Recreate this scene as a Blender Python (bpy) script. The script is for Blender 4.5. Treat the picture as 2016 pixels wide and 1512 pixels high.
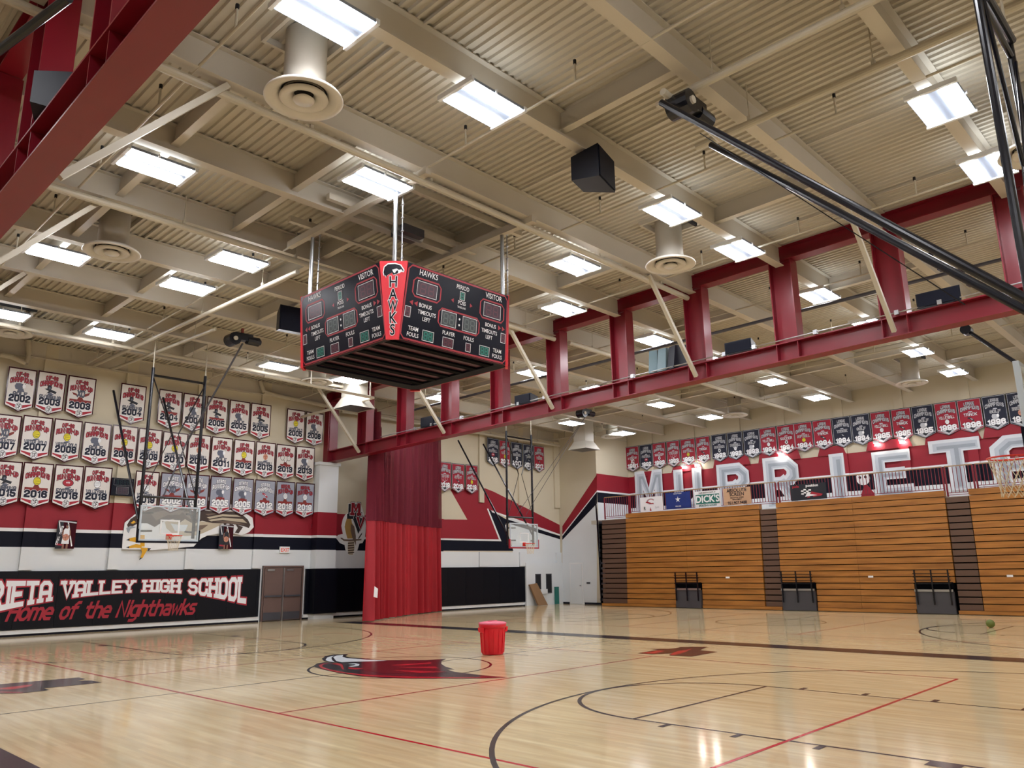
import bpy, math, random
from mathutils import Vector, Matrix
random.seed(7)
C = bpy.context.scene.collection
SC = bpy.context.scene
PI = math.pi
for o in list(bpy.data.objects): bpy.data.objects.remove(o)
# ------------------------------------------------------------------ camera
CAM_M = [[0.691639775535796, -0.7221095854892221, -0.013862447164100658],
         [-0.15790901459545104, -0.16991948848171806, 0.9727240670116086],
         [-0.704768872756372, -0.6705856499946111, -0.23155068994718542]]
FOC, EYE = 1548.22, 1.845
cd = bpy.data.cameras.new('camera'); cam = bpy.data.objects.new('camera', cd); C.objects.link(cam)
cd.sensor_width = 36; cd.lens = FOC/2016*36; cd.clip_end = 200; cd.clip_start = .05
mw = Matrix(CAM_M).transposed().to_4x4(); mw.translation = (0, 0, EYE); cam.matrix_world = mw
SC.camera = cam
# ------------------------------------------------------------------ world, exposure
w = bpy.data.worlds.new('world'); SC.world = w; w.use_nodes = True
w.node_tree.nodes['Background'].inputs[0].default_value = (.8, .85, 1, 1)
w.node_tree.nodes['Background'].inputs[1].default_value = 0.0
SC.view_settings.view_transform = 'Standard'; SC.view_settings.look = 'None'
SC.view_settings.gamma = 1; SC.view_settings.use_curve_mapping = False
SC.view_settings.exposure = 0.06
LAMP = 52.0          # brightness of the ceiling light lenses
# ------------------------------------------------------------------ measuring helpers (known planes of the hall)
def ray(px, py):
    d = (px-1008, -(py-756), -FOC)
    v = Vector([sum(CAM_M[r][c]*d[r] for r in range(3)) for c in range(3)])
    return v.normalized()
def on_z(px, py, z=0): v = ray(px, py); t = (z-EYE)/v.z; return Vector((v.x*t, v.y*t, z))
def on_x(px, py, X): v = ray(px, py); t = X/v.x; return Vector((X, v.y*t, EYE+v.z*t))
def on_y(px, py, Y): v = ray(px, py); t = Y/v.y; return Vector((v.x*t, Y, EYE+v.z*t))
SL = .0225
def on_roof(px, py, z0): v = ray(px, py); t = (z0-EYE)/(v.z+SL*v.y); return Vector((v.x*t, v.y*t, EYE+v.z*t))
KS = .953                                 # the roof was first measured a little too far away
def KZ(z): return EYE+(z-EYE)*KS
def ZD(y): return KZ(10.95)-SL*y            # underside of the roof deck
# ------------------------------------------------------------------ materials
def lin(h):
    h = h.lstrip('#'); r = [int(h[i:i+2], 16)/255 for i in (0, 2, 4)]
    return tuple((c/12.92 if c <= .04045 else ((c+.055)/1.055)**2.4) for c in r)+(1,)
def mat(name, col, rough=.6, metal=0, var=.06, scale=3, bump=0, emit=0, spec=.5, coat=0):
    m = bpy.data.materials.new(name); m.use_nodes = True; nt = m.node_tree; b = nt.nodes['Principled BSDF']
    c = lin(col) if isinstance(col, str) else col
    b.inputs['Roughness'].default_value = rough; b.inputs['Metallic'].default_value = metal
    b.inputs['Specular IOR Level'].default_value = spec
    if coat: b.inputs['Coat Weight'].default_value = coat; b.inputs['Coat Roughness'].default_value = .1
    if emit:
        b.inputs['Emission Color'].default_value = c; b.inputs['Emission Strength'].default_value = emit
    if var or bump:
        tc = nt.nodes.new('ShaderNodeTexCoord'); n = nt.nodes.new('ShaderNodeTexNoise')
        n.inputs['Scale'].default_value = scale; n.inputs['Detail'].default_value = 5
        nt.links.new(tc.outputs['Object'], n.inputs['Vector'])
        if var:
            mx = nt.nodes.new('ShaderNodeMix'); mx.data_type = 'RGBA'
            mx.inputs[6].default_value = tuple(min(1, x*(1-var)) for x in c[:3])+(1,)
            mx.inputs[7].default_value = tuple(min(1, x*(1+var)) for x in c[:3])+(1,)
            nt.links.new(n.outputs['Fac'], mx.inputs[0]); nt.links.new(mx.outputs[2], b.inputs['Base Color'])
        else: b.inputs['Base Color'].default_value = c
        if bump:
            bp = nt.nodes.new('ShaderNodeBump'); bp.inputs['Strength'].default_value = bump; bp.inputs['Distance'].default_value = .01
            nt.links.new(n.outputs['Fac'], bp.inputs['Height']); nt.links.new(bp.outputs[0], b.inputs['Normal'])
    else: b.inputs['Base Color'].default_value = c
    return m
def wood_mat(name, c1, c2, rough, stretch, plank=None, coat=0):
    m = bpy.data.materials.new(name); m.use_nodes = True; nt = m.node_tree; b = nt.nodes['Principled BSDF']; L = nt.links.new
    tc = nt.nodes.new('ShaderNodeTexCoord'); mp = nt.nodes.new('ShaderNodeMapping'); mp.inputs['Scale'].default_value = stretch
    n = nt.nodes.new('ShaderNodeTexNoise'); n.inputs['Scale'].default_value = 1; n.inputs['Detail'].default_value = 6
    L(tc.outputs['Object'], mp.inputs[0]); L(mp.outputs[0], n.inputs['Vector'])
    r = nt.nodes.new('ShaderNodeValToRGB'); r.color_ramp.elements[0].position = .3; r.color_ramp.elements[1].position = .7
    r.color_ramp.elements[0].color = lin(c1); r.color_ramp.elements[1].color = lin(c2)
    L(n.outputs['Fac'], r.inputs[0]); out = r.outputs[0]
    if plank:
        br = nt.nodes.new('ShaderNodeTexBrick'); m2 = nt.nodes.new('ShaderNodeMapping'); m2.inputs['Rotation'].default_value = (0, 0, PI/2)
        L(tc.outputs['Object'], m2.inputs[0]); L(m2.outputs[0], br.inputs['Vector'])
        br.inputs['Scale'].default_value = 1; br.inputs['Brick Width'].default_value = .9; br.inputs['Row Height'].default_value = plank
        br.inputs['Mortar Size'].default_value = .0008; br.inputs['Bias'].default_value = 0
        br.inputs['Color1'].default_value = (.90, .90, .90, 1); br.inputs['Color2'].default_value = (1.06, 1.05, 1.03, 1); br.inputs['Mortar'].default_value = (.9, .88, .84, 1)
        mx = nt.nodes.new('ShaderNodeMix'); mx.data_type = 'RGBA'; mx.blend_type = 'MULTIPLY'; mx.inputs[0].default_value = .8
        L(out, mx.inputs[6]); L(br.outputs['Color'], mx.inputs[7]); out = mx.outputs[2]
        n2 = nt.nodes.new('ShaderNodeTexNoise'); n2.inputs['Scale'].default_value = .35; n2.inputs['Detail'].default_value = 4
        L(tc.outputs['Object'], n2.inputs['Vector'])
        mr = nt.nodes.new('ShaderNodeMapRange'); mr.inputs[3].default_value = rough*.7; mr.inputs[4].default_value = rough*1.5
        L(n2.outputs['Fac'], mr.inputs[0]); L(mr.outputs[0], b.inputs['Roughness'])
    else: b.inputs['Roughness'].default_value = rough
    if plank: b.inputs['Specular IOR Level'].default_value = .4
    L(out, b.inputs['Base Color']); return m
M = dict(
 deck=mat('painted_deck', '#bdb6a8', .6, scale=.5), beam=mat('painted_beam', '#c2bbae', .55, scale=.7),
 pipe=mat('painted_pipe', '#bcb5a4', .45), fixture=mat('fixture_white', '#dfe3e8', .4), duct=mat('painted_duct', '#aca69a', .5, scale=1),
 diff=mat('diffuser_enamel', '#d2cec6', .35), undersheet=mat('maroon_sheet', '#4a2233', .4), void=mat('matt_black', '#04050a', .9, spec=.1, var=0), dark=mat('dark_void', '#15151a', .8), slot=mat('deck_opening', '#2a2826', .9),
 red=mat('red_steel', '#7a1022', .33, var=.1, scale=1.2, spec=.5), redp=mat('red_paint', '#8f0d24', .6, scale=.6),
 black=mat('black_paint', '#090d1e', .6, spec=.2), white=mat('white_wall_paint', '#dde2e6', .6, scale=.6, bump=.05),
 beige=mat('cream_wall_paint', '#c9c0aa', .7, scale=.5, bump=.05), trim=mat('white_trim', '#e6e8ea', .5),
 pad=mat('black_vinyl', '#050814', .45, scale=5, bump=.05, spec=.25), metal=mat('zinc', '#b9bcc0', .3, .9), steel=mat('black_steel', '#0b0e18', .25, 0),
 grey=mat('grey_steel', '#4c4d55', .4, .2), spk=mat('speaker_black', '#0b1120', .4, spec=.3), spk2=mat('speaker_grey', '#6f8790', .4),
 navy=mat('navy_cloth', '#141a30', .75, scale=6), rcloth=mat('crimson_cloth', '#96182f', .75, scale=6), wcloth=mat('white_cloth', '#ddd9d6', .8, scale=6),
 gcloth=mat('silver_cloth', '#9a9fb0', .8, scale=6), silver=mat('silver_print', '#b9bcc4', .7), wprint=mat('white_print', '#eceef2', .6, var=0),
 rprint=mat('red_print', '#a51f33', .6, var=0), kprint=mat('black_print', '#161a26', .6, var=0), gprint=mat('grey_print', '#5a6072', .6, var=0),
 yprint=mat('yellow_print', '#d8cb22', .6, var=0), oprint=mat('pale_orange_print', '#c98b74', .6, var=0), brprint=mat('brown_print', '#7c2a22', .6, var=0),
 scred=mat('scoreboard_red', '#e5303f', .4), scblk=mat('scoreboard_black', '#03071a', .28, spec=.2), scline=mat('scoreboard_line', '#a52a38', .45),
 led=mat('led_maroon', '#3a1f30', .3), ledg=mat('led_green', '#12403f', .3), ledw=mat('led_grey', '#3a4448', .3), ledoff=mat('led_off', '#241a2a', .3),
 segr=mat('segment_red', '#5b2838', .3), segg=mat('segment_green', '#1d7a6e', .3), segw=mat('segment_grey', '#596464', .3),
 vinyl=mat('red_vinyl', '#9d1824', .5, spec=.3, var=.12, scale=1.5), bin=mat('red_plastic', '#e0122e', .35, var=.03), binl=mat('pink_lid', '#e86a86', .35),
 brown=mat('brown_door', '#6a5550', .45), wood2=mat('cardboard_brown', '#8a6a4a', .7), step=mat('brown_step', '#5e4638', .55, scale=2),
 dbay=mat('bay_panel_grey', '#45454b', .4), rail=mat('rail_red', '#7c1426', .4), railw=mat('rail_wood', '#9c7d58', .5),
 rim=mat('rim_orange', '#e02a1e', .35), net=mat('net_cord', '#d9cdb6', .8), frame=mat('board_frame', '#c3d0dc', .35),
 court_r=mat('court_red', '#b51e2c', .16, spec=.22, scale=2), court_k=mat('court_black', '#1d1a24', .16, spec=.22, scale=2), court_w=mat('court_white', '#dfe5ea', .16, spec=.22),
 court_m=mat('court_maroon', '#3c101b', .16, spec=.22, scale=2), tan=mat('hawk_tan', '#b9ad98', .6), brn=mat('hawk_brown', '#3d2f2a', .6), brn2=mat('hawk_brown_light', '#6e5c50', .6),
 talon=mat('talon_yellow', '#d9a21c', .6), gold=mat('hawk_gold', '#a98a4f', .6), mwhite=mat('mural_white', '#d4dae0', .6), mgrey=mat('mural_grey', '#98a1ac', .6), mgrey2=mat('mural_mid', '#b7c0ca', .6),
 blue=mat('blue_sign', '#16317e', .5), green=mat('green_sign', '#1f6f66', .5), tansign=mat('tan_sign', '#c8a382', .6), exitr=mat('exit_face', '#e0503c', .5, var=0, emit=.15),
 skin=mat('skin_print', '#8a5f50', .6), ball=mat('green_ball', '#5f6b2a', .6), tp=mat('white_tape', '#e8ecef', .5))
M['floor'] = wood_mat('maple_floor', '#c9b187', '#ddcba4', .095, (7, .6, 1), plank=.057, coat=.0)
M['bench'] = wood_mat('bench_wood', '#8c5a26', '#b67b39', .4, (3, .7, 9))
M['glass'] = m = bpy.data.materials.new('clear_glass'); m.use_nodes = True
nt = m.node_tree; g = nt.nodes['Principled BSDF']; g.inputs['Base Color'].default_value = (.93, .97, .98, 1); g.inputs['Roughness'].default_value = .02
tr = nt.nodes.new('ShaderNodeBsdfTransparent'); tr.inputs[0].default_value = (.93, .96, .97, 1); ms = nt.nodes.new('ShaderNodeMixShader'); ms.inputs[0].default_value = .14
nt.links.new(tr.outputs[0], ms.inputs[1]); nt.links.new(g.outputs[0], ms.inputs[2]); nt.links.new(ms.outputs[0], nt.nodes['Material Output'].inputs[0])
M['mesh'] = m = bpy.data.materials.new('red_netting'); m.use_nodes = True
nt = m.node_tree; g = nt.nodes['Principled BSDF']; g.inputs['Base Color'].default_value = lin('#6f0c26'); g.inputs['Roughness'].default_value = .8
tr = nt.nodes.new('ShaderNodeBsdfTransparent'); ms = nt.nodes.new('ShaderNodeMixShader'); ms.inputs[0].default_value = .7
nt.links.new(tr.outputs[0], ms.inputs[1]); nt.links.new(g.outputs[0], ms.inputs[2]); nt.links.new(ms.outputs[0], nt.nodes['Material Output'].inputs[0])
M['lens'] = mat('light_lens', (.95, .955, 1, 1), .4, var=0, emit=LAMP)
M['uplens'] = mat('light_top_slot', (.9, .95, 1, 1), .4, var=0, emit=7)
M['spot'] = mat('small_lamp', (1, .9, .78, 1), .4, var=0, emit=60)
M['blade'] = mat('lamp_reflector', '#7d8796', .4)
# ------------------------------------------------------------------ mesh builder
class MB:
    def __init__(s): s.v = []; s.f = []; s.m = []; s.mats = []
    def mi(s, k):
        if k not in s.mats: s.mats.append(k)
        return s.mats.index(k)
    def face(s, pts, k):
        n = len(s.v); s.v += [tuple(p) for p in pts]; s.f.append(tuple(range(n, n+len(pts)))); s.m.append(s.mi(k))
    def raw(s, vs, fs, k):
        n = len(s.v); s.v += [tuple(p) for p in vs]; i = s.mi(k)
        for f in fs: s.f.append(tuple(a+n for a in f)); s.m.append(i)
    def box(s, x0, x1, y0, y1, z0, z1, k):
        s.hexa([(x0, y0, z0), (x1, y0, z0), (x1, y1, z0), (x0, y1, z0), (x0, y0, z1), (x1, y0, z1), (x1, y1, z1), (x0, y1, z1)], k)
    def hexa(s, v, k): s.raw(v, [(3, 2, 1, 0), (4, 5, 6, 7), (0, 1, 5, 4), (1, 2, 6, 5), (2, 3, 7, 6), (3, 0, 4, 7)], k)
    def bar(s, p, q, w, h, k, up=(0, 0, 1)):
        p, q = Vector(p), Vector(q); d = (q-p).normalized(); u = Vector(up)
        if abs(d.dot(u)) > .98: u = Vector((1, 0, 0))
        a = d.cross(u).normalized()*w/2; b = a.cross(d).normalized()*h/2
        s.hexa([p-a-b, p+a-b, p+a+b, p-a+b, q-a-b, q+a-b, q+a+b, q-a+b], k)
    def tube(s, p, q, r, k, n=10, r2=None, caps=True):
        p, q = Vector(p), Vector(q); d = (q-p).normalized(); u = Vector((0, 0, 1)) if abs(d.z) < .9 else Vector((1, 0, 0))
        a = d.cross(u).normalized(); b = a.cross(d); r2 = r if r2 is None else r2
        vs = [p+(a*math.cos(t)+b*math.sin(t))*r for t in [2*PI*i/n for i in range(n)]]+[q+(a*math.cos(t)+b*math.sin(t))*r2 for t in [2*PI*i/n for i in range(n)]]
        fs = [(i, (i+1) % n, n+(i+1) % n, n+i) for i in range(n)]
        if caps: fs += [tuple(range(n-1, -1, -1)), tuple(range(n, 2*n))]
        s.raw(vs, fs, k)
    def path(s, pts, r, k, n=8):
        for a, b in zip(pts, pts[1:]): s.tube(a, b, r, k, n)
    def lathe(s, prof, c, k, n=28):
        vs = []; fs = []; m = len(prof)
        for i in range(n):
            t = 2*PI*i/n
            for (r, z) in prof: vs.append((c[0]+r*math.cos(t), c[1]+r*math.sin(t), c[2]+z))
        for i in range(n):
            for j in range(m-1): fs.append((i*m+j, ((i+1) % n)*m+j, ((i+1) % n)*m+j+1, i*m+j+1))
        s.raw(vs, fs, k)
    def prism(s, pts, n, d, k):
        n = Vector(n)*d; P = [Vector(p) for p in pts]; m = len(P)
        s.raw([p for p in P]+[p+n for p in P], [tuple(range(m-1, -1, -1)), tuple(range(m, 2*m))]+[(i, (i+1) % m, m+(i+1) % m, m+i) for i in range(m)], k)
    def mesh(s, name='mesh', smooth=False):
        me = bpy.data.meshes.new(name); me.from_pydata(s.v, [], s.f)
        for k in s.mats: me.materials.append(M[k])
        me.polygons.foreach_set('material_index', s.m)
        if smooth: me.polygons.foreach_set('use_smooth', [True]*len(s.f))
        me.update(); return me
def obj(name, mb, parent=None, smooth=False, world=False, **kw):
    if world and parent is not None:
        inv = parent.matrix_world.inverted() if False else Matrix.LocRotScale(parent.location, parent.rotation_euler, parent.scale).inverted()
        mb.v = [tuple(inv @ Vector(p)) for p in mb.v]
    me = mb.mesh(name, smooth) if isinstance(mb, MB) else mb
    o = bpy.data.objects.new(name, me); C.objects.link(o); o.parent = parent
    for k, v in kw.items(): o[k] = v
    return o
def thing(name, label, cat, loc=(0, 0, 0), rz=0, group=None):
    o = bpy.data.objects.new(name, None); C.objects.link(o); o.location = loc; o.rotation_euler = (0, 0, rz); o.empty_display_size = .2
    o['label'] = label; o['category'] = cat
    if group: o['group'] = group
    return o
def tag(o, label, cat, group=None):
    o['label'] = label; o['category'] = cat
    if group: o['group'] = group
    return o
def dup(root, loc, label, rz=None, group=None):
    r = root.copy(); C.objects.link(r); r.location = loc; r['label'] = label
    if rz is not None: r.rotation_euler = (0, 0, rz)
    if group: r['group'] = group
    for ch in list(root.children):
        c = ch.copy(); C.objects.link(c); c.parent = r
        for g in list(ch.children): d = g.copy(); C.objects.link(d); d.parent = c
    return r
ORD = ['first', 'second', 'third', 'fourth', 'fifth', 'sixth', 'seventh', 'eighth', 'ninth', 'tenth', 'eleventh', 'twelfth', 'thirteenth', 'fourteenth', 'fifteenth', 'sixteenth']
# ------------------------------------------------------------------ block lettering (strokes on a 4 x 6 grid)
G = {'A': 'a0,0 0,5 1,6 3,6 4,5 4,0|0,2.5 4,2.5', 'B': '0,0 0,6 3,6 4,5 4,4 3,3 4,2 4,1 3,0 0,0|0,3 3,3', 'C': '4,4.3 4,5 3,6 1,6 0,5 0,1 1,0 3,0 4,1 4,1.7',
 'D': '0,0 0,6 3,6 4,5 4,1 3,0 0,0', 'E': '4,6 0,6 0,0 4,0|0,3 3,3', 'F': '4,6 0,6 0,0|0,3 3,3', 'G': '4,4.6 4,5 3,6 1,6 0,5 0,1 1,0 3,0 4,1 4,2.6 2.4,2.6',
 'H': '0,0 0,6|4,0 4,6|0,3 4,3', 'I': '1,0 1,6', 'J': '3,6 3,1 2,0 1,0 0,1', 'K': '0,0 0,6|4,6 0,2.4|1.3,3.5 4,0', 'L': '0,6 0,0 4,0', 'M': '0,0 0,6 .75,6 2.4,2.4 4.05,6 4.8,6 4.8,0',
 'N': '0,0 0,6 4,0 4,6', 'O': '1,0 0,1 0,5 1,6 3,6 4,5 4,1 3,0 1,0', 'P': '0,0 0,6 3,6 4,5 4,3.6 3,2.6 0,2.6', 'Q': '1,0 0,1 0,5 1,6 3,6 4,5 4,1 3,0 1,0|2.4,1.6 4,0', 'R': '0,0 0,6 3,6 4,5 4,3.8 3,2.8 0,2.8|2.2,2.8 4,0',
 'S': '0,.9 1,0 3,0 4,1 4,2.2 3,3 1,3 0,3.8 0,5 1,6 3,6 4,5.1', 'T': '0,6 4,6|2,6 2,0', 'U': '0,6 0,1 1,0 3,0 4,1 4,6', 'V': '0,6 2,0 4,6', 'W': '0,6 1.2,0 2.5,4.5 3.8,0 5,6', 'X': '0,0 4,6|0,6 4,0', 'Y': '0,6 2,3 4,6|2,3 2,0', 'Z': '0,6 4,6 0,0 4,0',
 '0': '1,0 0,1 0,5 1,6 3,6 4,5 4,1 3,0 1,0', '1': '.4,4.8 1.6,6 1.6,0', '2': '0,4.6 0,5 1,6 3,6 4,5 4,3.8 0,1.2 0,0 4,0', '3': '0,5 1,6 3,6 4,5 4,4 3,3 4,2 4,1 3,0 1,0 0,1|1.4,3 3,3', '4': '3,0 3,6 0,2 4,2', '5': '4,6 0,6 0,3.4 3,3.4 4,2.5 4,1 3,0 1,0 0,1',
 '6': '4,5 3,6 1,6 0,5 0,1 1,0 3,0 4,1 4,2.4 3,3.4 0,3.4', '7': '0,6 4,6 1.6,0', '8': '1,3 0,4 0,5 1,6 3,6 4,5 4,4 3,3 1,3 0,2 0,1 1,0 3,0 4,1 4,2 3,3', '9': '0,1 1,0 3,0 4,1 4,5 3,6 1,6 0,5 0,3.6 1,2.6 4,2.6', '-': '0,3 2,3', "'": '1,6 1,4.6', '.': '.8,0 1,0', '+': '0,3 4,3|2,1 2,5',
 'o': '1,0 0,1 0,3 1,4 2.4,4 3.4,3 3.4,1 2.4,0 1,0', 'm': '0,0 0,4|0,3.2 .8,4 1.9,4 2.6,3.2 2.6,0|2.6,3.2 3.4,4 4.4,4 5.2,3.2 5.2,0', 'e': '0,2 3.4,2 3.4,3 2.4,4 1,4 0,3 0,1 1,0 3,0', 'f': '1,0 1,5 2,6 3,6|0,4 2.4,4', 't': '1,5.6 1,1 2,0 3,0|0,4 2.6,4', 'h': '0,0 0,6|0,3.2 1,4 2.6,4 3.4,3.2 3.4,0',
 'i': '.6,0 .6,4|.6,5.4 .6,5.9', 'g': '3.4,4 1,4 0,3 0,1 1,0 3.4,0|3.4,4 3.4,-1.2 2.4,-2 .4,-2', 'a': '.4,4 2.6,4 3.4,3.2 3.4,0|3.4,2.2 1,2.2 0,1.4 0,.8 1,0 3.4,0', 'w': '0,4 1,0 2.2,3.4 3.4,0 4.4,4', 'k': '0,0 0,6|3.2,4 0,1.6|1.2,2.4 3.4,0', 's': '0,0 2.6,0 3.2,1 2.4,2 .8,2 0,3 .8,4 3,4', 'l': '.6,0 .6,6', 'd': '3.4,6 3.4,0 1,0 0,1 0,3 1,4 3.4,4', 'r': '0,0 0,4|0,3 1,4 2.6,4', 'n': '0,0 0,4|0,3.2 1,4 2.6,4 3.4,3.2 3.4,0', 'p': '0,-2 0,4 2.4,4 3.4,3 3.4,1 2.4,0 0,0', ' ': ''}
GL = {}
for ch, s in G.items():
    GL[ch] = [[tuple(map(float, p.split(','))) for p in pl.split()] for pl in s.lstrip('a').split('|') if pl]
def glyph_w(ch):
    xs = [x for pl in GL[ch] for x, y in pl]; return (max(xs) if xs else 2.0)
def strokes(text, gap=1.7, serif=False):
    pls = []; x0 = 0
    for ch in text:
        for pl in GL.get(ch, []):
            pls.append([(x0+x, y) for x, y in pl])
            if serif and len(pl) > 1:
                for e, f in ((pl[0], pl[1]), (pl[-1], pl[-2])):
                    if (abs(e[1]) < .01 or abs(e[1]-6) < .01) and abs(f[1]-e[1]) > .5: pls.append([(x0+e[0]-.75, e[1]), (x0+e[0]+.75, e[1])])
        x0 += glyph_w(ch)+gap
    return pls, x0-gap
def ribbon(pl, hw):
    """mitred left and right outline of a stroke"""
    closed = pl[0] == pl[-1] and len(pl) > 2; P = [Vector(p) for p in (pl[:-1] if closed else pl)]; n = len(P); L = []; R = []
    for i in range(n):
        d0 = (P[i]-P[i-1]).normalized() if (closed or i > 0) else None; d1 = (P[(i+1) % n]-P[i]).normalized() if (closed or i < n-1) else None
        if d0 is None or d1 is None:
            d = d1 if d0 is None else d0; nn = Vector((-d.y, d.x)); e = d*hw*(-1 if d0 is None else 1); L.append(P[i]+nn*hw+e); R.append(P[i]-nn*hw+e)
        else:
            b = Vector((-(d0+d1).y, (d0+d1).x)); b = b.normalized() if b.length > 1e-6 else Vector((-d0.y, d0.x)); c = max(.72, b.dot(Vector((-d0.y, d0.x)))); L.append(P[i]+b*hw/c); R.append(P[i]-b*hw/c)
    return [(L[i], R[i], R[(i+1) % n], L[(i+1) % n]) for i in range(n if closed else n-1)]
def letter(mb, text, fn, cx, cy, h, hw=.5, k='kprint', off=.004, gap=1.7, serif=False, width=None, arch=None, slant=0):
    """fn(x, y, off) -> 3D ; text centred at cx, baseline cy, cap height h; width forces a total width"""
    pls, W = strokes(text, gap, serif); s = h/6.0; sx = s if width is None else width/W; i = 0
    for pl in pls:
        for j, quad in enumerate(ribbon(pl, hw)):
            q = []
            for p in quad:
                X = (p.x-W/2)*sx; Y = p.y*s; t = (p.x-W/2)/(W/2)
                if arch: X, Y = arch(X, Y, t)
                q.append(fn(cx+X+slant*Y, cy+Y, off+i*.00035+(j % 11)*.00003))
            mb.face(q, k)
        i = (i+1) % 8
def flat(x, y, o): return (x, -o, y)             # banners and signs: x right, z up, facing -y
_tc = {}
def font2d(s, off=.018):
    key = s; s = (s, off)
    if s not in _tc:
        cu = bpy.data.curves.new('t', 'FONT'); cu.body = key; cu.size = 1; cu.align_x = 'CENTER'; cu.offset = off; cu.resolution_u = 3; cu.fill_mode = 'FRONT'
        o = bpy.data.objects.new('t', cu); C.objects.link(o); dg = bpy.context.evaluated_depsgraph_get(); me = bpy.data.meshes.new_from_object(o.evaluated_get(dg))
        _tc[s] = ([(v.co.x, v.co.y) for v in me.vertices], [tuple(p.vertices) for p in me.polygons])
        bpy.data.objects.remove(o); bpy.data.meshes.remove(me); bpy.data.curves.remove(cu)
    return _tc[s]
def ftext(mb, s, fn, cx, cy, h, k, off=.006, sx=.85):
    vs, fs = font2d(s); q = h/.72
    mb.raw([fn(cx+x*q*sx, cy+y*q, off) for x, y in vs], fs, k)
def poly(mb, pts, fn, k, off): mb.face([fn(x, y, off) for x, y in pts], k)
def disc(mb, fn, cx, cy, rx, ry, k, off, n=20): poly(mb, [(cx+rx*math.cos(2*PI*i/n), cy+ry*math.sin(2*PI*i/n)) for i in range(n)], fn, k, off)
def ring(mb, fn, cx, cy, r0, r1, k, off, n=40, a0=0, a1=2*PI, sy=1):
    for i in range(n):
        a = a0+(a1-a0)*i/n; b = a0+(a1-a0)*(i+1)/n
        mb.face([fn(cx+r0*math.cos(a), cy+sy*r0*math.sin(a), off), fn(cx+r1*math.cos(a), cy+sy*r1*math.sin(a), off), fn(cx+r1*math.cos(b), cy+sy*r1*math.sin(b), off), fn(cx+r0*math.cos(b), cy+sy*r0*math.sin(b), off)], k)
def line(mb, fn, p, q, w, k, off=.005):
    d = (Vector(q)-Vector(p)); n = Vector((-d.y, d.x)).normalized()*w/2; p, q = Vector(p), Vector(q)
    mb.face([fn(*(p+n), off), fn(*(p-n), off), fn(*(q-n), off), fn(*(q+n), off)], k)
# ================================================================== SETTING
X0, X1, XM, Y0, Y1, YJ = -6.0, 35.6, 38.7, -5.5, 30.2, 27.36
CX, CY = 10.59, 13.3
TX = (2.573, 19.68)
def world(x, y, o): return (x, y, o)
def wl(x, z, o): return (x, Y1-o, z)             # left wall: x right, z up
def wr(y, z, o): return (X1-o, y, z)             # right side wall
def wm(y, z, o): return (XM-o, y, z)             # mural wall
BANDS = [(0, 2.85, 'white'), (2.85, 3.36, 'black'), (3.36, 3.47, 'trim'), (3.47, 4.45, 'redp'), (4.45, 10.6, 'beige')]
mb = MB(); mb.box(X0-.1, XM+.2, Y0-.1, Y1+.2, -.2, 0, 'floor'); floor = obj('floor', mb, kind='structure')
# --- walls
mb = MB()
for z0, z1, k in BANDS: mb.face([wl(X0, z0, 0), wl(21.5, z0, 0), wl(21.5, z1, 0), wl(X0, z1, 0)], k)
for z0, z1, k in ((0, 2.85, 'white'), (2.85, 10.6, 'beige')): mb.face([wl(21.5, z0, 0), wl(X1+.2, z0, 0), wl(X1+.2, z1, 0), wl(21.5, z1, 0)], k)
wall_left = obj('wall_left', mb, kind='structure')
def pl(pts, off, k, mbx, fn=wl, plane='y', P=Y1, ox=840, oy=820, s=.26462):
    out = []
    for x, y in pts:
        px, py = ox+x*s, oy+y*s
        q = on_y(px, py, P) if plane == 'y' else on_x(px, py, P)
        out.append(fn(q.x if plane == 'y' else q.y, q.z, off))
    mbx.face(out, k)
mb = MB()   # painted bands and the big diagonal lettering behind the second hoop
for z0, z1, k in BANDS[1:4]: mb.face([wl(21.5, z0, .002), wl(26.6, z0, .002), wl(26.6, z1, .002), wl(21.5, z1, .002)], k)
pl([(640, 1003), (600, 700), (1010, 905), (1013, 1120), (640, 1120)], .003, 'white', mb)
pl([(88, 998), (645, 1000), (585, 812), (600, 770), (480, 700), (450, 686), (548, 925), (88, 918)], .004, 'black', mb)
pl([(600, 765), (1010, 895), (1012, 920), (605, 795)], .005, 'black', mb)
pl([(480, 697), (1010, 883), (1010, 893), (485, 712)], .006, 'trim', mb)
pl([(448, 686), (458, 684), (556, 929), (542, 926)], .006, 'trim', mb)
pl([(88, 906), (546, 915), (550, 928), (88, 918)], .0055, 'trim', mb)
pl([(88, 765), (302, 767), (175, 543), (385, 512), (452, 690), (542, 914), (88, 905)], .005, 'redp', mb)
pl([(385, 514), (500, 560), (1010, 817), (1010, 884), (480, 698), (450, 690)], .0052, 'redp', mb)
pl([(583, 808), (600, 808), (602, 905)], .006, 'trim', mb)
obj('painted_stripe', mb, wall_left)
def bandbox(name, x0, x1, dep, ztop, bands, parent=wall_left, base=0):
    mb = MB()
    for z0, z1, k in bands:
        if z0 >= ztop: continue
        z1 = min(z1, ztop); z0 = max(z0, base); y = Y1-dep
        mb.face([(x0, y, z0), (x1, y, z0), (x1, y, z1), (x0, y, z1)], k)
        mb.face([(x0, Y1, z0), (x0, y, z0), (x0, y, z1), (x0, Y1, z1)], k); mb.face([(x1, y, z0), (x1, Y1, z0), (x1, Y1, z1), (x1, y, z1)], k)
    mb.face([(x0, Y1-dep, ztop), (x1, Y1-dep, ztop), (x1, Y1, ztop), (x0, Y1, ztop)], bands[-1][2])
    return obj(name, mb, parent)
for i in range(-5, 4):
    x = 8.17+2.77*i; bandbox('pilaster', x-.2, x+.2, .1, 9.83, BANDS, base=2.1)
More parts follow.
